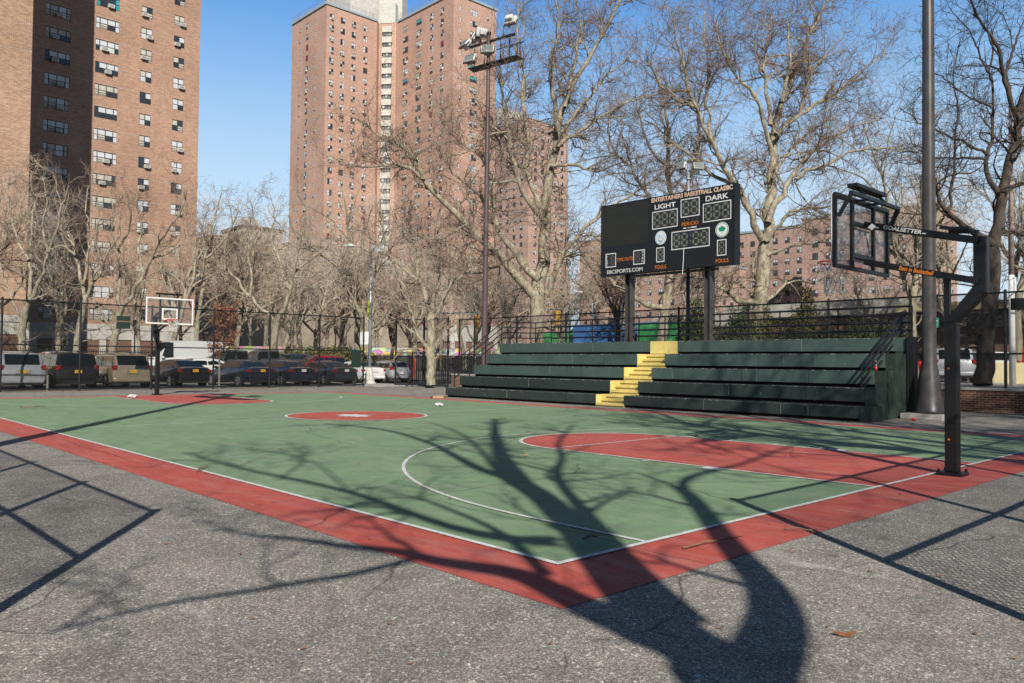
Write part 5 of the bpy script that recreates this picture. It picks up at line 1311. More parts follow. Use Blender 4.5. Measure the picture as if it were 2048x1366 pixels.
def spawn(P_, Rr, ln, n, ang, lf, rf, rng, t0=.25, t1=1.0):
    N, K1, _ = P_.shape; par = np.repeat(np.arange(N), n) if np.isscalar(n) else np.repeat(np.arange(N), n)
    M_ = len(par); t = t0+(t1-t0)*rng.random(M_); x = t*(K1-1); i = np.minimum(x.astype(int), K1-2); fr = (x-i)[:, None]
    pos = P_[par, i]*(1-fr)+P_[par, i+1]*fr; tan = nz(P_[par, i+1]-P_[par, i])
    rn = rng.normal(size=(M_, 3)); perp = nz(rn-tan*(rn*tan).sum(-1, keepdims=True))
    a = np.radians(ang[0]+(ang[1]-ang[0])*rng.random(M_))[:, None]
    d = tan*np.cos(a)+perp*np.sin(a)
    L_ = ln[par]*lf*(1.15-.6*t)*(.6+.8*rng.random(M_)); R2 = (Rr[par, i]*(1-fr[:, 0])+Rr[par, i+1]*fr[:, 0])*rf
    return pos, d, L_, R2
def finish_tree(limbs, rng, scale, dens, rmin, lens, up=.05, wob=.22, sub=(1, 1, 1), l1len=None):
    """limbs: (P (n,K,3), R (n,K), length (n,)) -> trunk parts, crown parts"""
    P0, R0, L0 = limbs
    n1 = np.maximum(2, (L0*dens[0]).astype(int))
    s, d, l, r = spawn(P0, R0, L0, n1, (30, 65), 1, .55, rng, .18, 1.0)
    l = lens[0]*scale*(.55+.9*rng.random(len(l))); r = np.clip(r, rmin*2.0, .042*scale+.012)
    P1, R1 = grow(s, d, l, r, 7, wob, up, rng)
    s, d, l2, r2 = spawn(P1, R1, l, dens[1], (25, 65), 1, .6, rng, .12, 1.0)
    l2 = lens[1]*scale*(.5+rng.random(len(l2))); P2, R2 = grow(s, d, l2, np.maximum(r2, rmin*1.35), 5, wob*1.15, up*.8, rng, .4)
    s, d, l3, r3 = spawn(P2, R2, l2, dens[2], (20, 60), 1, .7, rng, .1, 1.0)
    l3 = lens[2]*scale*(.4+1.0*rng.random(len(l3))); P3, R3 = grow(s, d, l3, np.full(len(l3), rmin), 3, wob*1.3, up*.6, rng, .6)
    return [tubes_np(P0, R0, 9), tubes_np(P1, R1, 5)], [tubes_np(P2, R2, 3), tubes_np(P3, R3, 3)], P3
def resample(pts, rs, K):
    pts = np.array(pts, float); rs = np.array(rs, float)
    d = np.r_[0, np.cumsum(np.linalg.norm(np.diff(pts, axis=0), axis=1))]; t = np.linspace(0, d[-1], K)
    # Catmull-Rom like smoothing through dense linear then box filter
    q = np.stack([np.interp(t, d, pts[:, i]) for i in range(3)], -1)
    q2 = q.copy(); q2[1:-1] = (q[:-2]+2*q[1:-1]+q[2:])/4
    return q2, np.interp(t, d, rs), d[-1]
def pix_limbs(limbs, dep, rng, K=18, depvar=.35):
    """limb = (list of (u,v), px width at start, px width at end, depth at start, depth slope per metre)"""
    P_, R_l, Ls = [], [], []
    for (uv, w0, w1, d0, sl) in limbs:
        pts = []; acc = 0; prev = None
        for u, v in uv:
            if prev is not None: acc += math.hypot(u-prev[0], v-prev[1])*dep/FPX
            pts.append(at(u, v, dep+d0+sl*acc)); prev = (u, v)
        n = len(pts); ws = (w1*.8+(w0*.80-w1*.8)*(1-np.linspace(0, 1, n))**1.25)*dep/FPX/2
        q, r, l = resample(pts, ws, K)
        jit = rng.normal(size=(K, 3))*.042*min(2.5, l*.15); jit[0] = 0; q += jit
        P_.append(q); R_l.append(r); Ls.append(l)
    return np.array(P_), np.array(R_l), np.array(Ls)
def put_tree(name, label, base, tparts, cparts, mt, mc, group='plane trees around the court', cat='tree', pods=None):
    e = empty(name, label, cat, tuple(base), group=group); b = np.array(base)
    tp_ = [(v-b, f) for v, f in tparts]; cp = [(v-b, f) for v, f in cparts]
    link('trunk', np_mesh('trunk', tp_, mt), e); link('crown', np_mesh('crown', cp, mc, False), e)
    return e
def pix_tree(name, label, dep, base_uv, z0, limbs, seed, scale=1.0, dens=(1.3, 7, 6), rmin=.011, lens=(2.6, 1.3, .62), mt='bark', mc='twig', wob=.22, up=.05, pods=0):
    rng = np.random.default_rng(seed); Ls = pix_limbs(limbs, dep, rng)
    t_, c_, P3 = finish_tree(Ls, rng, scale, dens, rmin, lens, up, wob)
    # root flare / trunk foot down to the ground
    p0 = Ls[0][0][0]; r0 = Ls[1][0][0]
    foot = np.array([[p0[0], p0[1], z0-.1], [p0[0], p0[1], z0+.15], [p0[0], p0[1], z0+.6], [p0[0], p0[1], p0[2]]])[None]
    if p0[2]-z0 > .3: t_.append(tubes_np(foot, np.array([[r0*1.6, r0*1.4, r0*1.12, r0]]), 12))
    if pods:
        idx = rng.integers(0, len(P3), pods); c = P3[idx, -1]-np.array([0, 0, .06])
        r = .022*(.8+.5*rng.random(pods)); Pp = np.stack([c+np.array([0, 0, 1])*r[:, None]*k for k in (-1, -.5, .5, 1)], 1); Rp = np.stack([r*.1, r*.9, r*.9, r*.1], 1)
        c_.append(tubes_np(Pp, Rp, 5))
    return put_tree(name, label, (p0[0], p0[1], z0), t_, c_, M[mt], M[mc])
TA = [
 ([(1073, 700), (1074, 640), (1075, 590)], 34, 38, 0, 0), ([(1075, 600), (1083, 560), (1090, 510), (1095, 470), (1090, 435), (1091, 383), (1105, 310), (1114, 273), (1127, 219), (1141, 171), (1168, 137), (1196, 85), (1222, 40), (1240, -10)], 38, 6, 0, .12),
 ([(1072, 595), (1052, 573), (1021, 542), (987, 505), (953, 462), (922, 440), (902, 417), (857, 382), (844, 355), (813, 338), (785, 329), (751, 331), (697, 332), (668, 318)], 26, 3, 0, -.25),
 ([(846, 358), (840, 325), (830, 311), (799, 294), (765, 277), (724, 243), (700, 232)], 12, 3, -2.4, -.1),
 ([(1080, 560), (1069, 543), (1038, 519), (1004, 481), (985, 440), (984, 355), (977, 335), (967, 308), (936, 297), (905, 280), (880, 235), (862, 200)], 22, 3, 0, .2),
 ([(1092, 588), (1107, 553), (1120, 519), (1141, 491), (1161, 460), (1196, 440), (1240, 400), (1290, 372), (1330, 360)], 17, 3, 0, -.2),
 ([(1090, 450), (1083, 424), (1066, 369), (1056, 335), (1052, 273), (1049, 222), (1038, 191), (1052, 154), (1032, 110), (1030, 60), (1040, 0)], 17, 4, .3, .25),
 ([(1078, 430), (1052, 400), (1032, 342), (1018, 273), (1008, 219), (1001, 154), (1005, 110)], 15, 4, .3, -.3),
 ([(1107, 300), (1141, 273), (1185, 246), (1230, 219), (1262, 203), (1300, 190)], 12, 3, .5, .2), ([(1116, 262), (1103, 171), (1100, 120), (1120, 60), (1110, 0)], 13, 3, .5, -.25),
 ([(1055, 335), (1020, 330), (1000, 300), (990, 250), (968, 210), (940, 180)], 10, 2, .5, .4), ([(1130, 215), (1150, 120), (1160, 50), (1150, -10)], 10, 3, .6, .35),
 ([(1030, 512), (1000, 530), (965, 545), (935, 548), (905, 560)], 9, 2, 0, .3), ([(1100, 330), (1150, 330), (1190, 345), (1230, 330), (1262, 318)], 10, 2, .3, -.3),
 ([(935, 445), (900, 470), (860, 480), (820, 470), (780, 480)], 8, 2, -1.5, .3), ([(1112, 278), (1165, 210), (1215, 150), (1260, 110)], 10, 3, 1.0, .3), ([(985, 420), (950, 380), (910, 350), (880, 300), (850, 270)], 9, 2, .8, -.4)]
pix_tree('plane_tree', 'huge pale bare plane tree behind the railing left of the scoreboard, limbs across the tower', 45, (1075, 690), TZ, TA, 5, dens=(2.5, 8, 7), rmin=.0062, lens=(2.4, 1.25, .6), pods=1400)
TB = [
 ([(1516, 690), (1518, 640), (1523, 560)], 40, 34, 0, 0), ([(1523, 575), (1525, 500), (1530, 471), (1541, 420), (1543, 369), (1543, 307), (1552, 266), (1564, 205), (1588, 143), (1601, 102), (1625, 61), (1650, 16), (1665, -20)], 36, 4, 0, .15),
 ([(1525, 480), (1502, 430), (1486, 389), (1470, 361), (1433, 307), (1420, 266), (1392, 217), (1371, 172), (1363, 115), (1351, 74), (1340, 20)], 18, 3, 0, -.2),
 ([(1478, 386), (1450, 362), (1420, 350), (1396, 324), (1342, 279), (1314, 254), (1290, 240)], 12, 3, -.5, .2), ([(1543, 310), (1530, 265), (1519, 205), (1486, 164), (1461, 143), (1440, 90), (1430, 40)], 13, 3, .2, -.2),
 ([(1540, 250), (1535, 205), (1527, 143), (1535, 82), (1543, 33), (1540, -15)], 12, 3, .4, .3), ([(1536, 445), (1555, 405), (1568, 377), (1588, 348), (1609, 311), (1650, 283), (1691, 266), (1732, 242), (1770, 235)], 18, 3, .1, .1),
 ([(1590, 360), (1620, 340), (1650, 332), (1691, 303), (1752, 295), (1806, 299), (1840, 290)], 11, 2, .3, -.25), ([(1552, 270), (1575, 245), (1601, 230), (1650, 197), (1691, 172), (1732, 135), (1770, 110)], 13, 3, .3, .2),
 ([(1532, 482), (1555, 455), (1580, 422), (1615, 416), (1650, 414), (1690, 405)], 11, 3, 0, -.3), ([(1535, 510), (1560, 500), (1588, 492), (1654, 484), (1700, 492)], 10, 2, 0, -.3),
 ([(1520, 600), (1495, 606), (1472, 601), (1453, 581), (1432, 566), (1413, 561), (1370, 553), (1340, 560)], 15, 4, 0, -.25), ([(1525, 605), (1548, 593), (1571, 565), (1600, 560), (1625, 569), (1650, 555)], 11, 2, 0, .3),
 ([(1424, 275), (1410, 200), (1420, 130), (1405, 70), (1410, 20)], 9, 2, -1, .3), ([(1600, 225), (1620, 150), (1660, 100), (1700, 60)], 9, 2, .6, -.3), ([(1390, 215), (1350, 200), (1320, 170), (1300, 130), (1290, 90)], 9, 2, -1, -.3),
 ([(1545, 360), (1570, 310), (1620, 260), (1660, 240), (1700, 215)], 10, 2, .4, .5), ([(1564, 205), (1580, 120), (1575, 60), (1590, 0)], 10, 2, .6, .4), ([(1470, 365), (1440, 390), (1400, 395), (1370, 385)], 9, 2, -.4, -.3)]
pix_tree('plane_tree', 'large pale bare plane tree with a fan of limbs right of the scoreboard', 42, (1520, 690), TZ, TB, 6, dens=(2.7, 8, 7), rmin=.0062, lens=(2.4, 1.25, .6), pods=1400)
TC = [
 ([(1322, 690), (1328, 640), (1332, 600), (1338, 561), (1345, 500)], 26, 22, 0, 0), ([(1345, 505), (1345, 420), (1335, 345), (1342, 270), (1325, 190), (1310, 130)], 18, 4, 0, .2), ([(1345, 450), (1380, 360), (1400, 290), (1395, 220), (1410, 150)], 14, 3, 0, -.2),
 ([(1332, 612), (1310, 617), (1279, 601), (1239, 577), (1204, 549), (1180, 533), (1160, 500), (1150, 470)], 15, 4, 0, -.2), ([(1338, 593), (1386, 577), (1420, 560)], 7, 3, 0, .3), ([(1345, 470), (1300, 400), (1268, 350), (1250, 290), (1240, 220)], 12, 3, 0, .3),
 ([(1340, 340), (1300, 300), (1280, 240), (1270, 180)], 9, 3, .3, -.3), ([(1255, 330), (1225, 300), (1215, 250), (1220, 200)], 8, 2, 1, .3)]
pix_tree('plane_tree', 'bare plane tree directly behind the scoreboard posts with one limb reaching left', 47, (1325, 690), TZ, TC, 9, dens=(1.7, 7, 6), rmin=.007, pods=300)
TD = [
 ([(1966, 770), (1972, 720), (1976, 640), (1985, 560), (1988, 500)], 46, 34, 0, 0), ([(1986, 520), (1990, 470), (1998, 430), (2007, 389), (2019, 328), (2035, 266), (2043, 205), (2060, 120)], 32, 16, 0, .1),
 ([(1986, 490), (1961, 471), (1935, 455), (1916, 443), (1893, 425), (1879, 405), (1867, 369), (1862, 320), (1850, 280)], 20, 4, 0, -.2), ([(2002, 405), (1985, 370), (1974, 348), (1970, 307), (1984, 279), (1986, 225), (1982, 143), (1985, 60)], 16, 4, .2, .2),
 ([(2040, 240), (2019, 205), (2007, 143), (1998, 90), (1970, 53), (1945, 12), (1930, -20)], 14, 4, .3, -.2), ([(1974, 310), (1937, 290), (1916, 280), (1871, 260), (1840, 250), (1800, 215)], 8, 2, .2, -.3), ([(1985, 215), (1950, 200), (1930, 190), (1880, 150), (1850, 140)], 7, 2, .3, .3),
 ([(1970, 318), (1940, 316), (1920, 316), (1871, 316), (1830, 330), (1790, 322)], 7, 2, .2, .3), ([(1893, 425), (1910, 380), (1905, 330), (1915, 240), (1905, 150), (1920, 80)], 8, 3, -.8, .2), ([(2010, 150), (2030, 90), (2048, 40)], 9, 3, .4, .2), ([(1990, 470), (2020, 460), (2048, 470)], 9, 4, 0, .3),
 ([(1867, 369), (1900, 350), (1950, 345), (1990, 300)], 6, 2, -.9, -.4), ([(1982, 160), (1960, 110), (1940, 60), (1900, 20)], 7, 2, .8, .2), ([(1880, 412), (1850, 430), (1800, 425), (1770, 440)], 7, 2, -.8, .2)]
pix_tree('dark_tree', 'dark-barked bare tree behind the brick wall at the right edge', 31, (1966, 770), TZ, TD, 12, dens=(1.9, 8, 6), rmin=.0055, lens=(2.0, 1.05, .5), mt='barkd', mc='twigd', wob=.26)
TE = [
 ([(862, 770), (861, 707), (862, 650), (860, 611)], 24, 20, 0, 0), ([(860, 615), (848, 584), (833, 543), (835, 500), (815, 450), (820, 400)], 16, 4, 0, .2), ([(862, 645), (875, 625), (888, 600), (905, 560), (900, 510), (915, 460)], 13, 3, 0, -.2),
 ([(861, 707), (850, 690), (830, 662), (820, 611), (808, 570), (780, 540)], 13, 4, 0, -.2), ([(860, 615), (880, 560), (870, 500), (880, 440)], 11, 3, 0, .3), ([(833, 560), (800, 530), (770, 500), (730, 480)], 8, 2, 0, .2), ([(900, 570), (940, 540), (970, 500)], 8, 2, 0, .3)]
pix_tree('plane_tree', 'bare plane tree with a forked trunk rising behind the picket gate', 44, (861, 770), 0, TE, 15, dens=(1.5, 6, 5), rmin=.010, lens=(2.2, 1.1, .6), pods=200)
LT = [
 ('leftmost bare plane tree in front of the projecting wing', 56, [([(43, 705), (44, 660), (50, 620), (56, 604)], 19, 17, 0, 0), ([(56, 606), (62, 570), (64, 540), (58, 508), (60, 460), (70, 400), (60, 350)], 11, 3, 0, .2), ([(56, 604), (75, 570), (84, 548), (96, 508), (110, 470), (125, 410), (140, 370)], 11, 3, 0, -.2), ([(48, 640), (30, 615), (18, 580), (5, 540), (-15, 500)], 8, 3, 0, .2), ([(58, 520), (35, 480), (20, 430), (10, 380)], 7, 2, .3, .3), ([(64, 600), (90, 590), (115, 575), (140, 565)], 6, 2, 0, -.3), ([(96, 508), (85, 450), (95, 400), (85, 350)], 7, 2, -.5, .3)]),
 ('second bare plane tree from the left, standing in front of the shaded facade', 55, [([(152, 712), (158, 660), (168, 610), (171, 600)], 18, 14, 0, 0), ([(171, 604), (166, 573), (155, 530), (148, 500), (135, 460), (120, 400), (110, 350)], 10, 3, 0, .2), ([(171, 600), (186, 570), (205, 540), (215, 500), (240, 470), (240, 420)], 9, 3, 0, -.2), ([(165, 570), (175, 520), (180, 470), (170, 410), (180, 370)], 8, 2, 0, .4), ([(150, 510), (125, 490), (100, 500), (80, 480)], 6, 2, .3, -.3), ([(205, 540), (190, 480), (200, 430), (190, 380)], 7, 2, -.4, -.3)]),
 ('third bare plane tree from the left, forked low behind the beige minivan', 56, [([(222, 710), (228, 680), (236, 645), (238, 626)], 20, 16, 0, 0), ([(230, 660), (218, 650), (203, 625), (191, 608), (184, 587), (187, 560), (180, 530)], 8, 3, 0, .2), ([(238, 630), (253, 604), (272, 575), (287, 553), (301, 515), (321, 481), (345, 450), (365, 420), (370, 380)], 12, 3, 0, -.25), ([(238, 630), (236, 594), (240, 553), (236, 508), (222, 470), (228, 420), (215, 380)], 11, 3, 0, .2), ([(287, 553), (275, 500), (285, 450), (270, 400), (280, 370)], 8, 2, -.8, .3), ([(300, 518), (330, 510), (360, 490), (385, 480)], 7, 2, -1, .3), ([(236, 500), (255, 470), (262, 430), (255, 390)], 7, 2, .6, -.4)]),
 ('slender bare tree at the corner of the left tower behind the white van', 60, [([(391, 705), (393, 660), (396, 631), (406, 580)], 12, 10, 0, 0), ([(406, 582), (408, 525), (418, 480), (427, 440), (440, 400), (445, 370)], 9, 2, 0, .2), ([(407, 560), (395, 520), (380, 480), (372, 440), (375, 400)], 7, 2, 0, -.2), ([(409, 520), (430, 500), (455, 470), (470, 440), (480, 400)], 7, 2, 0, .3), ([(398, 625), (420, 600), (440, 590)], 5, 2, 0, .2)]),
 ('pale forked plane tree behind the grey pickup trucks', 60, [([(545, 700), (550, 665), (554, 640)], 20, 18, 0, 0), ([(553, 650), (530, 622), (506, 600), (490, 585), (477, 560), (455, 545), (440, 525), (425, 490), (420, 450)], 10, 3, 0, .2), ([(555, 642), (566, 620), (578, 590), (582, 565), (592, 525), (600, 484), (615, 440), (610, 400)], 13, 3, 0, -.2), ([(500, 595), (505, 550), (495, 500), (510, 450), (500, 400)], 7, 2, .4, .3), ([(580, 575), (560, 530), (545, 480), (550, 430), (540, 385)], 8, 2, -.4, .3), ([(588, 545), (620, 520), (650, 500), (670, 470)], 7, 2, -.4, -.3), ([(450, 540), (450, 490), (465, 450), (460, 410)], 6, 2, .6, -.4)])]
for i, (lab, dep, lb_) in enumerate(LT):
    pix_tree('plane_tree', lab, dep, None, 0, lb_, 30+i, dens=(1.2, 5, 5), rmin=.0075, lens=(2.0, 1.1, .55), pods=0)

# generic prototypes for the wood behind
def proto(seed, h, mt, mc, rmin, dens=(1.0, 5, 4), spread=.5, nl=6):
    rng = np.random.default_rng(seed)
    trunk, tr = grow(np.zeros((1, 3)), np.array([[.04, .02, 1.]]), np.array([h*.42]), np.array([h*.018]), 17, .05, .15, rng, .75)
    st = np.repeat(trunk[:, -1], nl, 0); st[nl//2:] = trunk[0, 12]
    az = rng.random(nl)*.6+np.arange(nl)*2*np.pi/nl*1.0; tilt = spread*(.35+rng.random(nl)*.9)
    d = np.stack([np.cos(az)*np.sin(tilt), np.sin(az)*np.sin(tilt), np.cos(tilt)], -1)
    P_, R_l = grow(st, d, np.full(nl, h*.58)*(.8+.4*rng.random(nl)), np.full(nl, h*.0105), 17, .10, .05, rng, .2)
    P2, R2 = grow(*[x for x in (lambda s: (s[0], s[1], np.full(len(s[0]), h*.34)*(.7+.6*rng.random(len(s[0]))), s[3]))(spawn(P_, R_l, np.full(nl, h*.5), 3, (25, 50), 1, .7, rng, .1, .7))], 17, .12, .06, rng, .2)
    P_ = np.concatenate([trunk, P_, P2]); R_l = np.concatenate([tr, R_l, R2]); Ls = np.linalg.norm(np.diff(P_, axis=1), axis=-1).sum(1); Ls[0] = 0.1
    t_, c_, P3 = finish_tree((P_, R_l, Ls), rng, h/16, dens, rmin, (2.2, 1.1, .6), .05, .22)
    return np_mesh('trunk', t_, M[mt]), np_mesh('crown', c_, M[mc], False), h
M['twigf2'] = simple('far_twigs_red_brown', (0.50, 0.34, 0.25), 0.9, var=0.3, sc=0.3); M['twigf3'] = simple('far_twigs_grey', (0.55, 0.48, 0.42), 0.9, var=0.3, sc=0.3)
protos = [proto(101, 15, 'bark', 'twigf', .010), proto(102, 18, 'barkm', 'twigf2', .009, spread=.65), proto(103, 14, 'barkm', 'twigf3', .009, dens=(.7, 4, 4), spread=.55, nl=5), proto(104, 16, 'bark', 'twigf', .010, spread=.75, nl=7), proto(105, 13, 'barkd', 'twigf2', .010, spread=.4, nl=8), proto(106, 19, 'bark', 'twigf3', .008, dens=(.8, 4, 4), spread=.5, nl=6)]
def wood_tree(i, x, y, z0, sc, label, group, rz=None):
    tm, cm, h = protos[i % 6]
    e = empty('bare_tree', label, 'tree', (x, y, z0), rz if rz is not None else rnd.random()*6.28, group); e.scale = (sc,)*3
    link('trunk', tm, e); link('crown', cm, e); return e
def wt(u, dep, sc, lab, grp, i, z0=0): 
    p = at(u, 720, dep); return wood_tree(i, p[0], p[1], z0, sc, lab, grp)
G1 = 'bare trees in the wood beyond the parking lot'; LB1 = 'bare brown tree in the crowded wood beyond the parking lot'
k = 0
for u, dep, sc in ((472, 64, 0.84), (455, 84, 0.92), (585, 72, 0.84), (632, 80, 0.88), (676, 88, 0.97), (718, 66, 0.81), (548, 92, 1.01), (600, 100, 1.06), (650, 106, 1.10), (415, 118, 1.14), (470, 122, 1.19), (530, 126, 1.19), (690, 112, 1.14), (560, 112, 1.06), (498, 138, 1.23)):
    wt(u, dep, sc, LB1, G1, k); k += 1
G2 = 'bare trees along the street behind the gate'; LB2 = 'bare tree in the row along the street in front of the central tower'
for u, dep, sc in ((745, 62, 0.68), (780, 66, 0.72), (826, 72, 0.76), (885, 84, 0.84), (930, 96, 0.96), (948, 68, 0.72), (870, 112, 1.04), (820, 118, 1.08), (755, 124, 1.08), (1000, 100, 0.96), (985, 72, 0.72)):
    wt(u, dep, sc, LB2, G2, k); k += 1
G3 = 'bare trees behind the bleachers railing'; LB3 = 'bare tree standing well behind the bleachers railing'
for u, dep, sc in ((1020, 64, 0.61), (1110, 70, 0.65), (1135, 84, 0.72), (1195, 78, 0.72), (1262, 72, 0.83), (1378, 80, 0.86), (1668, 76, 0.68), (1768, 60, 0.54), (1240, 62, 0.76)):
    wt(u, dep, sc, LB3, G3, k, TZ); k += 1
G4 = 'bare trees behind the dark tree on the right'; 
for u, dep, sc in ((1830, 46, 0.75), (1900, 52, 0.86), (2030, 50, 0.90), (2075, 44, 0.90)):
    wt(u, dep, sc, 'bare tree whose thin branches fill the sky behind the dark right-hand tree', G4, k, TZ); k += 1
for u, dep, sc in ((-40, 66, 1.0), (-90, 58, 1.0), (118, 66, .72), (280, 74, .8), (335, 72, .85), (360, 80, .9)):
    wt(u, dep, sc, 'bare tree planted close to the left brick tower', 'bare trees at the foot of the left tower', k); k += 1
# thin young tree in the parking lot and the dry-leaved one
p = at(92, 720, 42.6); e = empty('young_tree', 'thin young leafless tree among the parked minivans', 'tree', (p[0], p[1], 0))
rng = np.random.default_rng(55)
T0, R0 = grow(np.zeros((1, 3)), np.array([[.0, .0, 1.]]), np.array([5.4]), np.array([.045]), 10, .03, .05, rng, .25)
s, d, l, r = spawn(T0, R0, np.array([5.4]), 34, (45, 75), .28, .6, rng, .28, .98); l = np.full(len(l), 1.0)*(.4+.8*rng.random(len(l))); P1, R1 = grow(s, d, l, np.maximum(r, .014), 5, .12, .08, rng)
s, d, l2, r2 = spawn(P1, R1, l, 6, (30, 60), .5, .7, rng); P2, R2 = grow(s, d, l2, np.full(len(l2), .009), 3, .2, .05, rng)
link('trunk', np_mesh('trunk', [tubes_np(T0, R0, 7), tubes_np(P1, R1, 4)], M['barkd']), e); link('crown', np_mesh('crown', [tubes_np(P2, R2, 3)], M['twigd'], False), e)
def leaf_cloud(n, cen, rad, size, rng, mat, shell=.4, squash=1.0):
    u = rng.normal(size=(n, 3)); u /= np.linalg.norm(u, axis=1, keepdims=True); rr_ = (shell+(1-shell)*rng.random(n))**.6
    lump = 1+.28*np.sin(u[:, 0]*5+cen[0])*np.cos(u[:, 1]*6+cen[1])+.15*np.sin(u[:, 2]*9)
    c = np.array(cen)+u*np.array(rad)*(rr_*lump)[:, None]
    a = nz(rng.normal(size=(n, 3))); b_ = nz(np.cross(a, rng.normal(size=(n, 3)))); s_ = size*(.5+rng.random(n))[:, None]
    v = np.stack([c-a*s_, c+b_*s_*.45, c+a*s_, c-b_*s_*.45], 1).reshape(-1, 3); f = np.arange(n*4).reshape(n, 4)
    return v, f
p = at(447, 720, 52); e = empty('dry_leaved_tree', 'small tree still holding rust-brown dead leaves behind the fence', 'tree', (p[0], p[1], 0))
T0, R0 = grow(np.zeros((1, 3)), np.array([[.0, .0, 1.]]), np.array([4.6]), np.array([.07]), 10, .05, .05, rng, .25)
s, d, l, r = spawn(T0, R0, np.array([4.6]), 30, (35, 70), .3, .6, rng, .2, .98); l = np.full(len(l), 1.5)*(.4+.7*rng.random(len(l))); P1, R1 = grow(s, d, l, np.maximum(r, .014), 5, .12, .08, rng)
s, d, l2, r2 = spawn(P1, R1, l, 7, (30, 60), .5, .7, rng); P2, R2 = grow(s, d, l2, np.full(len(l2), .010), 3, .2, .05, rng)
link('trunk', np_mesh('trunk', [tubes_np(T0, R0, 7), tubes_np(P1, R1, 4), tubes_np(P2, R2, 3)], M['barkd']), e)
tips = np.concatenate([P2[:, -1], P2[:, 1], P2[:, 2]]); tips = tips[rng.integers(0, len(tips), 1500)]+rng.normal(size=(1500, 3))*.10
a = nz(rng.normal(size=(1500, 3))); b_ = nz(np.cross(a, rng.normal(size=(1500, 3)))); s_ = .085
link('foliage', np_mesh('foliage', [(np.stack([tips-a*s_, tips+b_*s_*.5, tips+a*s_, tips-b_*s_*.5], 1).reshape(-1, 3), np.arange(6000).reshape(1500, 4))], M['dryleaf'], False), e)

# evergreen bushes behind the railing
for i, (lab, u, dep, h, rx, mt) in enumerate((('tall narrow dark evergreen left of the right scoreboard post', 1385, 38, 3.0, .75, 'ever'), ('bushy dark evergreen right of the right scoreboard post', 1470, 40, 2.9, 1.1, 'ever'), ('broad evergreen bush with yellowish tips in the middle of the railing', 1510, 42, 3.2, 1.3, 'ever2'), ('low dark evergreen mass behind the railing', 1570, 41, 2.4, 1.5, 'ever'),
    ('round evergreen bush near the right end of the railing', 1640, 40, 2.3, 1.6, 'ever'), ('tall yellow-green conifer behind the railing', 1608, 43, 4.0, .8, 'ever2'), ('wide dark evergreen bush by the stair handrail', 1712, 39, 2.5, 1.6, 'ever'), ('rightmost dark evergreen bush before the floodlight pole', 1765, 40, 2.4, 1.2, 'ever'), ('small dark evergreen left of the dry patch behind the railing', 1430, 43, 1.7, 1.2, 'ever'))):
    p = at(u, 690, dep); rng = np.random.default_rng(400+i); h *= 1.22; rx *= 1.15
    e = empty('evergreen_bush', lab, 'bush', (p[0], p[1], TZ), group='evergreen bushes behind the bleachers')
    b = MB(); b.tube([(0, 0, -.1), (.02, .03, h*.5), (0, 0, h*.8)], [.07, .05, .02], 6); b.build('trunk', M['barkd'], e)
    parts = [leaf_cloud(4200, (0, 0, h*.38), (rx, rx, h*.40), .075, rng, None), leaf_cloud(2000, (rx*.2, -rx*.1, h*.68), (rx*.55, rx*.55, h*.33), .07, rng, None), leaf_cloud(1200, (-rx*.5, rx*.2, h*.45), (rx*.6, rx*.6, h*.30), .07, rng, None)]
    link('foliage', np_mesh('foliage', parts, M[mt], False), e)
for i, (lab, u, dep) in enumerate((('low green hedge clump under the trees left of the red crossover', 620, 62), ('low green hedge clump right of the red crossover', 700, 66), ('low green hedge clump under the mural strip', 665, 72))):
    p = at(u, 720, dep); rng = np.random.default_rng(450+i); e = empty('hedge', lab, 'bush', (p[0], p[1], 0), group='hedges beyond the parking lot')
    link('foliage', np_mesh('foliage', [leaf_cloud(2200, (0, 0, 1.3), (3.2, 1.2, 1.2), .12, rng, None)], M['ever2'], False), e)
    b = MB(); b.tube([(0, 0, -.1), (0, 0, 1.2)], .08, 6); b.build('stem', M['barkd'], e)

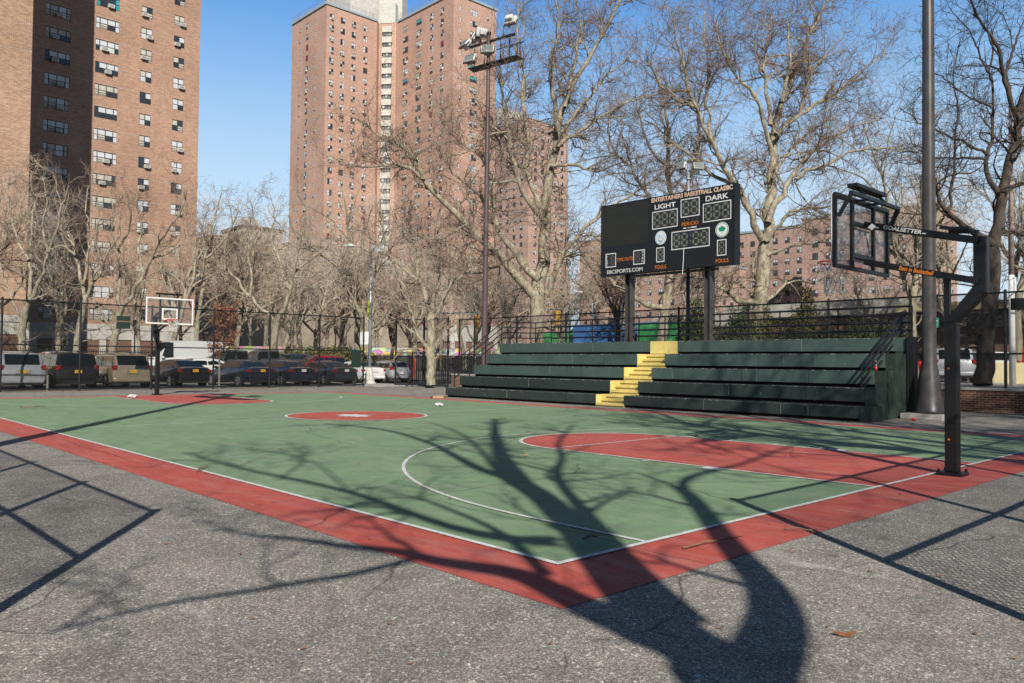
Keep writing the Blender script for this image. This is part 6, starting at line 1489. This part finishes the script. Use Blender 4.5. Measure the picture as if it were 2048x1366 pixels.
# ---- the tree behind the photographer whose shadow falls across the court
rng = np.random.default_rng(77)
Bs = np.array([-4.9, -7.9]); kn = math.hypot(KX, KY); us = np.array([KX, KY])/kn
def shadow_pt(u, v, dh=0.0):
    S = gnd(u, v)[:2]; h = float((S-Bs)@us)/kn+dh
    return np.array([S[0]-h*KX, S[1]-h*KY, h])
SH = [
 ([(1690, 1800), (1560, 1500), (1490, 1380), (1455, 1340)], .23, .22, 0), ([(1470, 1352), (1395, 1300), (1325, 1250), (1268, 1198), (1224, 1145), (1150, 1055), (1085, 993), (1020, 955)], .185, .13, .0),
 ([(1040, 968), (1003, 915), (990, 870), (990, 838)], .16, .06, .3), ([(1035, 962), (960, 940), (915, 915), (870, 890), (800, 866), (740, 855), (650, 848)], .09, .03, -.6),
 ([(1000, 950), (965, 905), (935, 875), (900, 858), (860, 845)], .05, .02, .5), ([(1380, 1240), (1300, 1170), (1235, 1100), (1175, 1030), (1125, 975), (1108, 945), (1128, 915), (1113, 890), (1145, 850)], .095, .03, -.5),
 ([(1106, 945), (1050, 930), (1005, 920), (950, 905), (880, 885)], .035, .012, 0), ([(1500, 1366), (1540, 1300), (1556, 1240), (1548, 1200), (1522, 1158), (1482, 1118), (1440, 1070), (1400, 1015), (1372, 985)], .145, .075, .3),
 ([(1374, 990), (1358, 965), (1395, 948), (1475, 932), (1560, 900), (1620, 880)], .065, .02, .2), ([(1365, 985), (1330, 965), (1270, 945), (1180, 960)], .03, .01, 0), ([(1372, 1010), (1300, 990), (1220, 980), (1130, 975)], .03, .01, .3),
 ([(1110, 1085), (1060, 1085), (1000, 1078), (950, 1068), (880, 1050), (790, 1015), (720, 990), (620, 965), (540, 950), (450, 930), (370, 905)], .085, .02, -.3),
 ([(1390, 1305), (1290, 1262), (1222, 1238), (1150, 1204), (1100, 1178), (1036, 1145), (951, 1135), (865, 1122), (790, 1100), (700, 1095), (600, 1078), (500, 1070)], .14, .02, -.5),
 ([(1090, 1150), (1030, 1085), (990, 1060), (950, 1040), (850, 1000), (780, 985)], .055, .015, -.4), ([(830, 1118), (700, 1150), (600, 1165), (500, 1182), (370, 1200), (250, 1225), (90, 1265)], .035, .012, -.5),
 ([(560, 960), (600, 930), (610, 910), (570, 880)], .02, .008, 0), ([(700, 985), (640, 930), (560, 905), (480, 895)], .02, .007, .3)]
P_, R_l, Ls = [], [], []
for (uv, ra, rb, dh) in SH:
    n = len(uv); pts = [shadow_pt(u, v, dh*(.2+.8*i/(n-1)) if dh else 0) for i, (u, v) in enumerate(uv)]
    q, r, l = resample(pts, np.linspace(ra*1.18, rb*1.3, n), 22); P_.append(q); R_l.append(r); Ls.append(l)
limbs = (np.array(P_), np.array(R_l), np.array(Ls)); 
Ls2 = limbs[2].copy(); Ls2[:2] = .1; Ls2[7] = .6
t_, c_, P3 = finish_tree((limbs[0], limbs[1], Ls2), rng, .75, (1.3, 5, 3), .0065, (1.6, .9, .5), .06, .2)
p0 = limbs[0][0][0]
t_.append(tubes_np(np.array([[[p0[0], p0[1], -.1], [p0[0], p0[1], .2], [p0[0], p0[1], max(.5, p0[2]*.5)], [p0[0], p0[1], max(.7, p0[2])]]]), np.array([[.36, .30, .24, .22]]), 12))
put_tree('plane_tree', 'large bare tree standing behind the photographer, its shadow lies across the court', (p0[0], p0[1], 0), t_, c_, M['bark'], M['twig'], group='trees behind the photographer')
for x, y, sc, rz in ((3.2, -13.2, 1.15, 1.0), (7.5, -11.0, .85, 4.4), (13.0, -15.5, 1.2, 2.6), (19.0, -12.5, 1.15, 4.0), (15.5, -9.5, .8, 3.0), (-15.5, 4.0, .55, .3), (27, -15, 1.05, 5.0)):
    wood_tree(k, x, y, 0, sc, 'bare tree outside the picture beside the court that throws branch shadows', 'trees behind the photographer', rz); k += 1

# ================================================================== STREET FURNITURE BEYOND
def signal(lab, u_pole, u_tip, v_arm0, v_arm1, u_sig, v_sig, dep):
    pb_ = at(u_pole, v_arm0, dep); e = empty('traffic_signal', lab, 'traffic light', (pb_[0], pb_[1], 0)); o = np.array([pb_[0], pb_[1], 0])
    tip = at(u_tip, v_arm1, dep)
    b = MB(); b.tube([(0, 0, 0), (0, 0, pb_[2]+.2)], [.10, .07], 8); b.build('pole', M['galv'], e)
    b = MB(); b.tube([pb_-o, tip-o], [.06, .035], 6); b.tube([pb_-o-[0, 0, 1.0], (pb_+tip)/2-o], .03, 6); b.build('mast_arm', M['galv'], e)
    s_ = at(u_sig, v_sig, dep)-o; q_ = MB(); q_.obox(s_, cR*.19, np.array([cF[0], cF[1], 0])*.14, (0, 0, .52)); q_.build('signal_box', M['sigy'], e, bevel=.02)
    q_ = MB()
    for dz in (.33, 0, -.33): q_.obox(s_-cR*.21+[0, 0, dz], cR*.05, np.array([cF[0], cF[1], 0])*.11, (0, 0, .11))
    q_.build('visor', M['black'], e)
    b = MB(); b.tube([s_+[0, 0, .5], (s_[0], s_[1], tip[2]+.05)], .025, 6); b.build('hanger', M['black'], e)
M['sigy'] = simple("signal_yellow", (.70, .36, .04), .5, var=.08)
signal('yellow traffic light on a white arm just left of the tall brown pole', 862, 958, 627, 625, 955, 644, 62)
signal('yellow traffic light hanging from a mast arm behind the railing, right of the big tree', 1243, 1114, 640, 617, 1116, 635, 60)
for lab, u, vt, dep, arm in (('thin white lamp pole right of the second traffic light', 1140, 594, 64, None), ('street lamp with a curved arm in the distance left of the scoreboard', 1185, 606, 72, 1218), ('white camera pole seen beside the left scoreboard post', 1243, 607, 58, None)):
    t = at(u, vt, dep); e = empty('lamp_pole', lab, 'street lamp', (t[0], t[1], 0)); b = MB(); b.tube([(0, 0, 0), (0, 0, t[2])], [.09, .06], 8); b.build('pole', M['galv'], e)
    hd = cR*((arm-u)/FPX*dep if arm else .3)
    b = MB(); b.tube([(0, 0, t[2]-.1), hd*.8+[0, 0, t[2]+.35], hd+[0, 0, t[2]+.4]], .03, 6); b.build('arm', M['galv'], e)
    b = MB(); b.tube([hd+[0, 0, t[2]+.4], hd*1.15+[0, 0, t[2]+.42], hd+cR*.7+[0, 0, t[2]+.4]], [.06, .14, .05], 8); b.build('lamp_head', M['lampwhite'], e)
t = gnd(2010, 770, TZ); p = at(2025, 700, 33)
e = empty('utility_pole', 'white-painted utility pole at the right edge behind the fence', 'pole', (p[0], p[1], TZ))
b = MB(); b.tube([(0, 0, 0), (.1, .05, 4.6)], [.13, .11], 10); b.build('painted_base', M['sbwhite'], e, smooth=True)
b = MB(); b.tube([(.1, .05, 4.6), (.35, .1, 12.5)], [.11, .07], 10); b.build('upper_pole', simple("weathered_pole", (.38, .28, .24), .8, var=.35), e, smooth=True)
b = MB(); b.obox((.12, .0, 4.2), (.11, 0, 0), (0, .1, 0), (0, 0, .3)); b.build('junction_box', M['sbwhite'], e)
p = at(2040, 608, 30); e = empty('speaker_box', 'black box mounted on a bracket at the right edge above the fence', 'box', (p[0], p[1], p[2]))
b = MB(); b.obox((0, 0, 0), cR*.27, np.array([cF[0], cF[1], 0])*.15, (0, 0, .22)); b.build('cabinet', M['black'], e, bevel=.02)
b = MB(); b.tube([(0, 0, -.2), (-.2, .1, -.35), (-.35, .2, -.35)], .03, 6); b.build('bracket', M['galv'], e)
p = gnd(1862, 740, TZ); p = at(1866, 645, 48); e = empty('street_sign', 'green street sign seen between the floodlight pole and the near hoop', 'sign', (p[0], p[1], TZ))
o = np.array([p[0], p[1], TZ]); b = MB(); b.obox(p-o, cR*.34, cF*.02, (0, 0, .30)); b.build('panel', M['parkgreen'], e)
b = MB(); b.obox(p-o-cF*.03+[0, 0, .1], cR*.25, cF*.005, (0, 0, .03)); b.obox(p-o-cF*.03-[0, 0, .08], cR*.22, cF*.005, (0, 0, .03)); b.build('white_marks', M['sbwhite'], e)
b = MB(); b.tube([(0, 0, 0), (0, 0, p[2]-TZ+.2)], .05, 8); b.build('post', M['galv'], e)
p = gnd(835, 764); e = empty('standpipe', 'red standpipe post seen through the picket gate', 'post', (p[0]+4, p[1]+6, 0))
b = MB(); b.tube([(0, 0, 0), (0, 0, 1.55)], .14, 10); b.tube([(0, 0, 1.55), (0, 0, 1.72)], [.14, .05], 10); b.build('pipe', M['redp'], e)
b = MB(); b.bar((-.25, 0, 1.3), (.25, 0, 1.3), .1, .1); b.build('side_outlet', M['redp'], e)
# lamp posts (old park lanterns) in the wood
for lab, u, vt, dep in (('black park lantern left of the far hoop', 270, 650, 62), ('black park lantern left of the red crossover', 630, 668, 66), ('black park lantern right of the red crossover', 671, 662, 66)):
    t = at(u, vt, dep); e = empty('park_lantern', lab, 'lamp post', (t[0], t[1], 0), group='black park lanterns beyond the lot')
    b = MB(); b.tube([(0, 0, 0), (0, 0, .6), (0, 0, .7), (0, 0, t[2]-.3)], [.13, .1, .06, .05], 8); b.build('post', M['black'], e)
    b = MB(); b.tube([(0, 0, t[2]-.3), (0, 0, t[2]-.2), (0, 0, t[2]+.2)], [.05, .10, .17], 6); b.tube([(0, 0, t[2]+.2), (0, 0, t[2]+.28), (0, 0, t[2]+.42)], [.2, .16, .02], 6); b.build('lantern', M['black'], e)
for lab, u in (('weathered stake by the fence in front of the black minivan', 95), ('weathered stake by the fence beside the first black sedan', 438)):
    p = aty(u, 760, 36.0); e = empty('stake', lab, 'post', (p[0], p[1], 0)); zt = aty(u, 752 if u < 100 else 718, 36.0)[2]
    b = MB(); b.tube([(0, 0, 0), (.01, 0, zt*.5), (0, 0, zt)], [.05, .045, .04], 7); b.build('shaft', simple("weathered_stake", (.36, .33, .26), .9, var=.3), e)
    b = MB(); b.tube([(0, 0, zt), (0, 0, zt+.03)], .055, 7); b.build('cap', M['galv'], e)

# ================================================================== LITTER
def crumple(name, label, cat, loc, r, mat, seed, squash=.5, grp=None):
    import bmesh
    bm = bmesh.new(); bmesh.ops.create_icosphere(bm, subdivisions=3, radius=1); rg = random.Random(seed)
    from mathutils import noise as nn
    for v in bm.verts:
        f = 1+.55*nn.noise(v.co*2.1+Vector((seed, 0, 0)))+.3*nn.noise(v.co*5+Vector((0, seed, 0))); v.co = Vector((v.co.x*r*1.3*f, v.co.y*r*f, max(-.55, v.co.z)*r*squash*f+r*squash*.5))
    me = bpy.data.meshes.new(name); bm.to_mesh(me); bm.free(); me.materials.append(mat)
    o = link(name, me, None, loc=loc); return tag(o, label, cat, grp)
g = gnd(265, 796); crumple('plastic_bag', 'white crumpled plastic bag near the far baseline left of the hoop', 'plastic bag', (g[0], g[1], .03), .13, M['bag'], 3)
g = gnd(878, 813); crumple('plastic_bag', 'white crumpled plastic bag on the green court near the bleachers', 'plastic bag', (g[0], g[1], .03), .11, M['bag'], 5)
g = gnd(1827, 841); crumple('food_wrapper', 'small red crumpled wrapper at the foot of the bleachers', 'litter', (g[0], g[1], .01), .07, M['redp'], 8)
g = gnd(1052, 913); crumple('paper_scrap', 'small cream paper scrap on the green near the three-point arc', 'litter', (g[0], g[1], .014), .035, M['card'], 9)
g = gnd(1396, 1353); crumple('paper_scrap', 'tiny blue-white paper scrap in the tree shadow at the bottom', 'litter', (g[0], g[1], .0), .012, M['logolight'], 10)
g = gnd(880, 796); e = empty('cardboard_box', 'flattened cardboard box lying at the left corner of the bleachers', 'box', (g[0], g[1], 0), .7)
b = MB(); b.box(-.36, .36, -.22, .22, .0, .10); b.build('carton', M['card'], e, bevel=.01)
b = MB(); b.add([(-.36, .22, .10), (.36, .22, .10), (.40, .42, .02), (-.32, .42, .02), (-.36, .22, .11), (.36, .22, .11), (.40, .42, .03), (-.32, .42, .03)], [(3,2,1,0),(4,5,6,7),(0,1,5,4),(1,2,6,5),(2,3,7,6),(3,0,4,7)]); b.build('flap', M['card'], e)
def bottle():
    q_ = atx(1774, 748, 18.45); e = empty('drink_bottle', 'small red and clear drink bottle standing on a bleacher row by the handrail', 'bottle', (18.35, 5.25, HZ[2]))
    b = MB(); b.tube([(0, 0, 0), (0, 0, .12)], .036, 12); b.build('lower_body', M['redp'], e, smooth=True)
    b = MB(); b.tube([(0, 0, .12), (0, 0, .17), (0, 0, .21), (0, 0, .25)], [.036, .034, .016, .014], 12); b.build('neck', M['lampglass'], e, smooth=True)
    b = MB(); b.tube([(0, 0, .25), (0, 0, .28)], .018, 10); b.build('cap', M['yellow'], e)
bottle()
def stick(lab, uv, r):
    pts = [gnd(u, v)+np.array([0, 0, .014+r+(.02 if i % 2 else 0)]) for i, (u, v) in enumerate(uv)]; q, rs, l = resample(pts, np.linspace(r, r*.5, len(pts)), 14)
    rg = np.random.default_rng(int(uv[0][0])); q[1:-1] += rg.normal(size=(12, 3))*r*.35; q[:, 2] = np.maximum(q[:, 2], .012+r*.6)
    o = np.array([q[0][0], q[0][1], 0]); b = MB(); b.tube([x-o for x in q], list(rs), 7)
    if len(pts) > 2: b.tube([q[10]-o, q[10]-o+(q[11]-q[9])*.4+np.array([.03, -.02, .005])*1.5], [r*.7, r*.3], 5)
    s_ = b.build('twig', M['bwood'], None, smooth=True, loc=tuple(o)); return tag(s_, lab, 'stick', 'fallen sticks on the court')
stick('longest fallen stick lying across the red border below the tree shadow', [(1366, 1101), (1410, 1093), (1450, 1085), (1486, 1082)], .008)
stick('fallen stick on the red border edge right of the longest one', [(1568, 1062), (1600, 1065), (1636, 1070)], .007)
stick('short thick fallen stick in the tree shadow on the green', [(1167, 1084), (1182, 1082), (1195, 1080)], .010)
stick('small curved twig straddling the white sideline', [(393, 946), (400, 944), (408, 938), (414, 936)], .012)
stick('twigs lying on the far green at the left', [(40, 815), (65, 817), (80, 814), (95, 816)], .014)
# big dry leaf + scattered small ones
def dry_leaf(name, lab, x, y, size, rz, seed, grp=None, z_=0.0):
    rg = random.Random(seed); N = len(leaf); vs = [(0, 0, size*.18)]
    for i, (a, c) in enumerate(leaf):
        r = math.hypot(a, c); vs.append((a*size*(.8+.3*rg.random()), c*size*(.55+.2*rg.random()), max(.002, size*(.10*rg.random()+(.42*abs(a)**2 if a < 0 else .22*a*a)))))
    b = MB(); b.add(vs, [(0, i+1, (i+1) % N+1) for i in range(N)]); o = b.build(name, M['dryleaf'], None, loc=(x, y, z_+.002)); o.rotation_euler = (0, 0, rz)
    return tag(o, lab, 'leaf', grp)
g = gnd(1690, 1271); dry_leaf('fallen_leaf', 'large curled brown leaf on the asphalt at the lower right', g[0], g[1], .075, 2.2, 4)
g = gnd(1655, 1255); dry_leaf('fallen_leaf', 'small dark curled leaf just left of the large brown leaf', g[0], g[1], .022, .6, 5)
pts_l = [(715, 929), (606, 1300), (1585, 1105), (620, 860), (1170, 880), (1300, 900), (900, 1000), (740, 1080), (1215, 1130), (980, 870), (560, 900), (1560, 1180), (1740, 1145), (1880, 1155), (1950, 1270), (1440, 1260), (780, 1250), (480, 1110), (1100, 1290), (330, 1090), (820, 1330), (2030, 1320), (1270, 1170), (1420, 840), (1150, 832), (250, 905), (1660, 870), (1800, 990), (505, 1240), (640, 1010)]
for i, (u, v) in enumerate(pts_l):
    g = gnd(u, v); d_ = np.linalg.norm(g-cC)
    dry_leaf('fallen_leaf', 'tiny dry leaf fragment scattered on the ground', g[0], g[1], .008+.0028*d_, rnd.random()*6, 20+i, 'tiny dry leaf fragments on the ground', .012 if (0 < g[0] < W and g[1] > 0) else .005)

# wind-blown litter: dry leaf crumbs gathered along the fence, the bleachers and the wall
rng = np.random.default_rng(900); P_ = []
def band(n, x0, x1, y0, y1, z_, sz):
    c = np.stack([x0+(x1-x0)*rng.random(n), y0+(y1-y0)*rng.random(n), np.full(n, z_)], -1); a = rng.random(n)*6.28
    s_ = sz*(.4+rng.random(n)); ax = np.stack([np.cos(a), np.sin(a), rng.normal(size=n)*.25], -1)*s_[:, None]; bx_ = np.stack([-np.sin(a), np.cos(a), rng.normal(size=n)*.25], -1)*(s_*.45)[:, None]
    c[:, 2] += s_*.35; P_.append(np.stack([c-ax, c+bx_, c+ax, c-bx_], 1).reshape(-1, 3))
band(420, 16.1, 16.48, 4.4, 22, 0.002, .022); band(500, -3, 21, 34.2, 35.1, .002, .035); band(300, 17, 24, -6, 4.2, .002, .03); band(220, 0, W, 0, L, .013, .014)
band(260, -6, 14, -2.2, -.8, .002, .010); band(200, -3.5, -.9, -2, 12, .002, .010); band(160, -B, W+B, -B, 0, .006, .011); band(500, 22.9, 24.3, -6, 5, .021, .03); band(150, 15.6, 16.1, 3, 24, .002, .02)
V = np.concatenate(P_); me = np_mesh('leaf_litter', [(V, np.arange(len(V)).reshape(-1, 4))], M['dryleaf'], False)
tag(link('leaf_litter', me), 'fine scattered dry leaf litter along the fence and bleachers', 'leaf litter', kind='stuff')
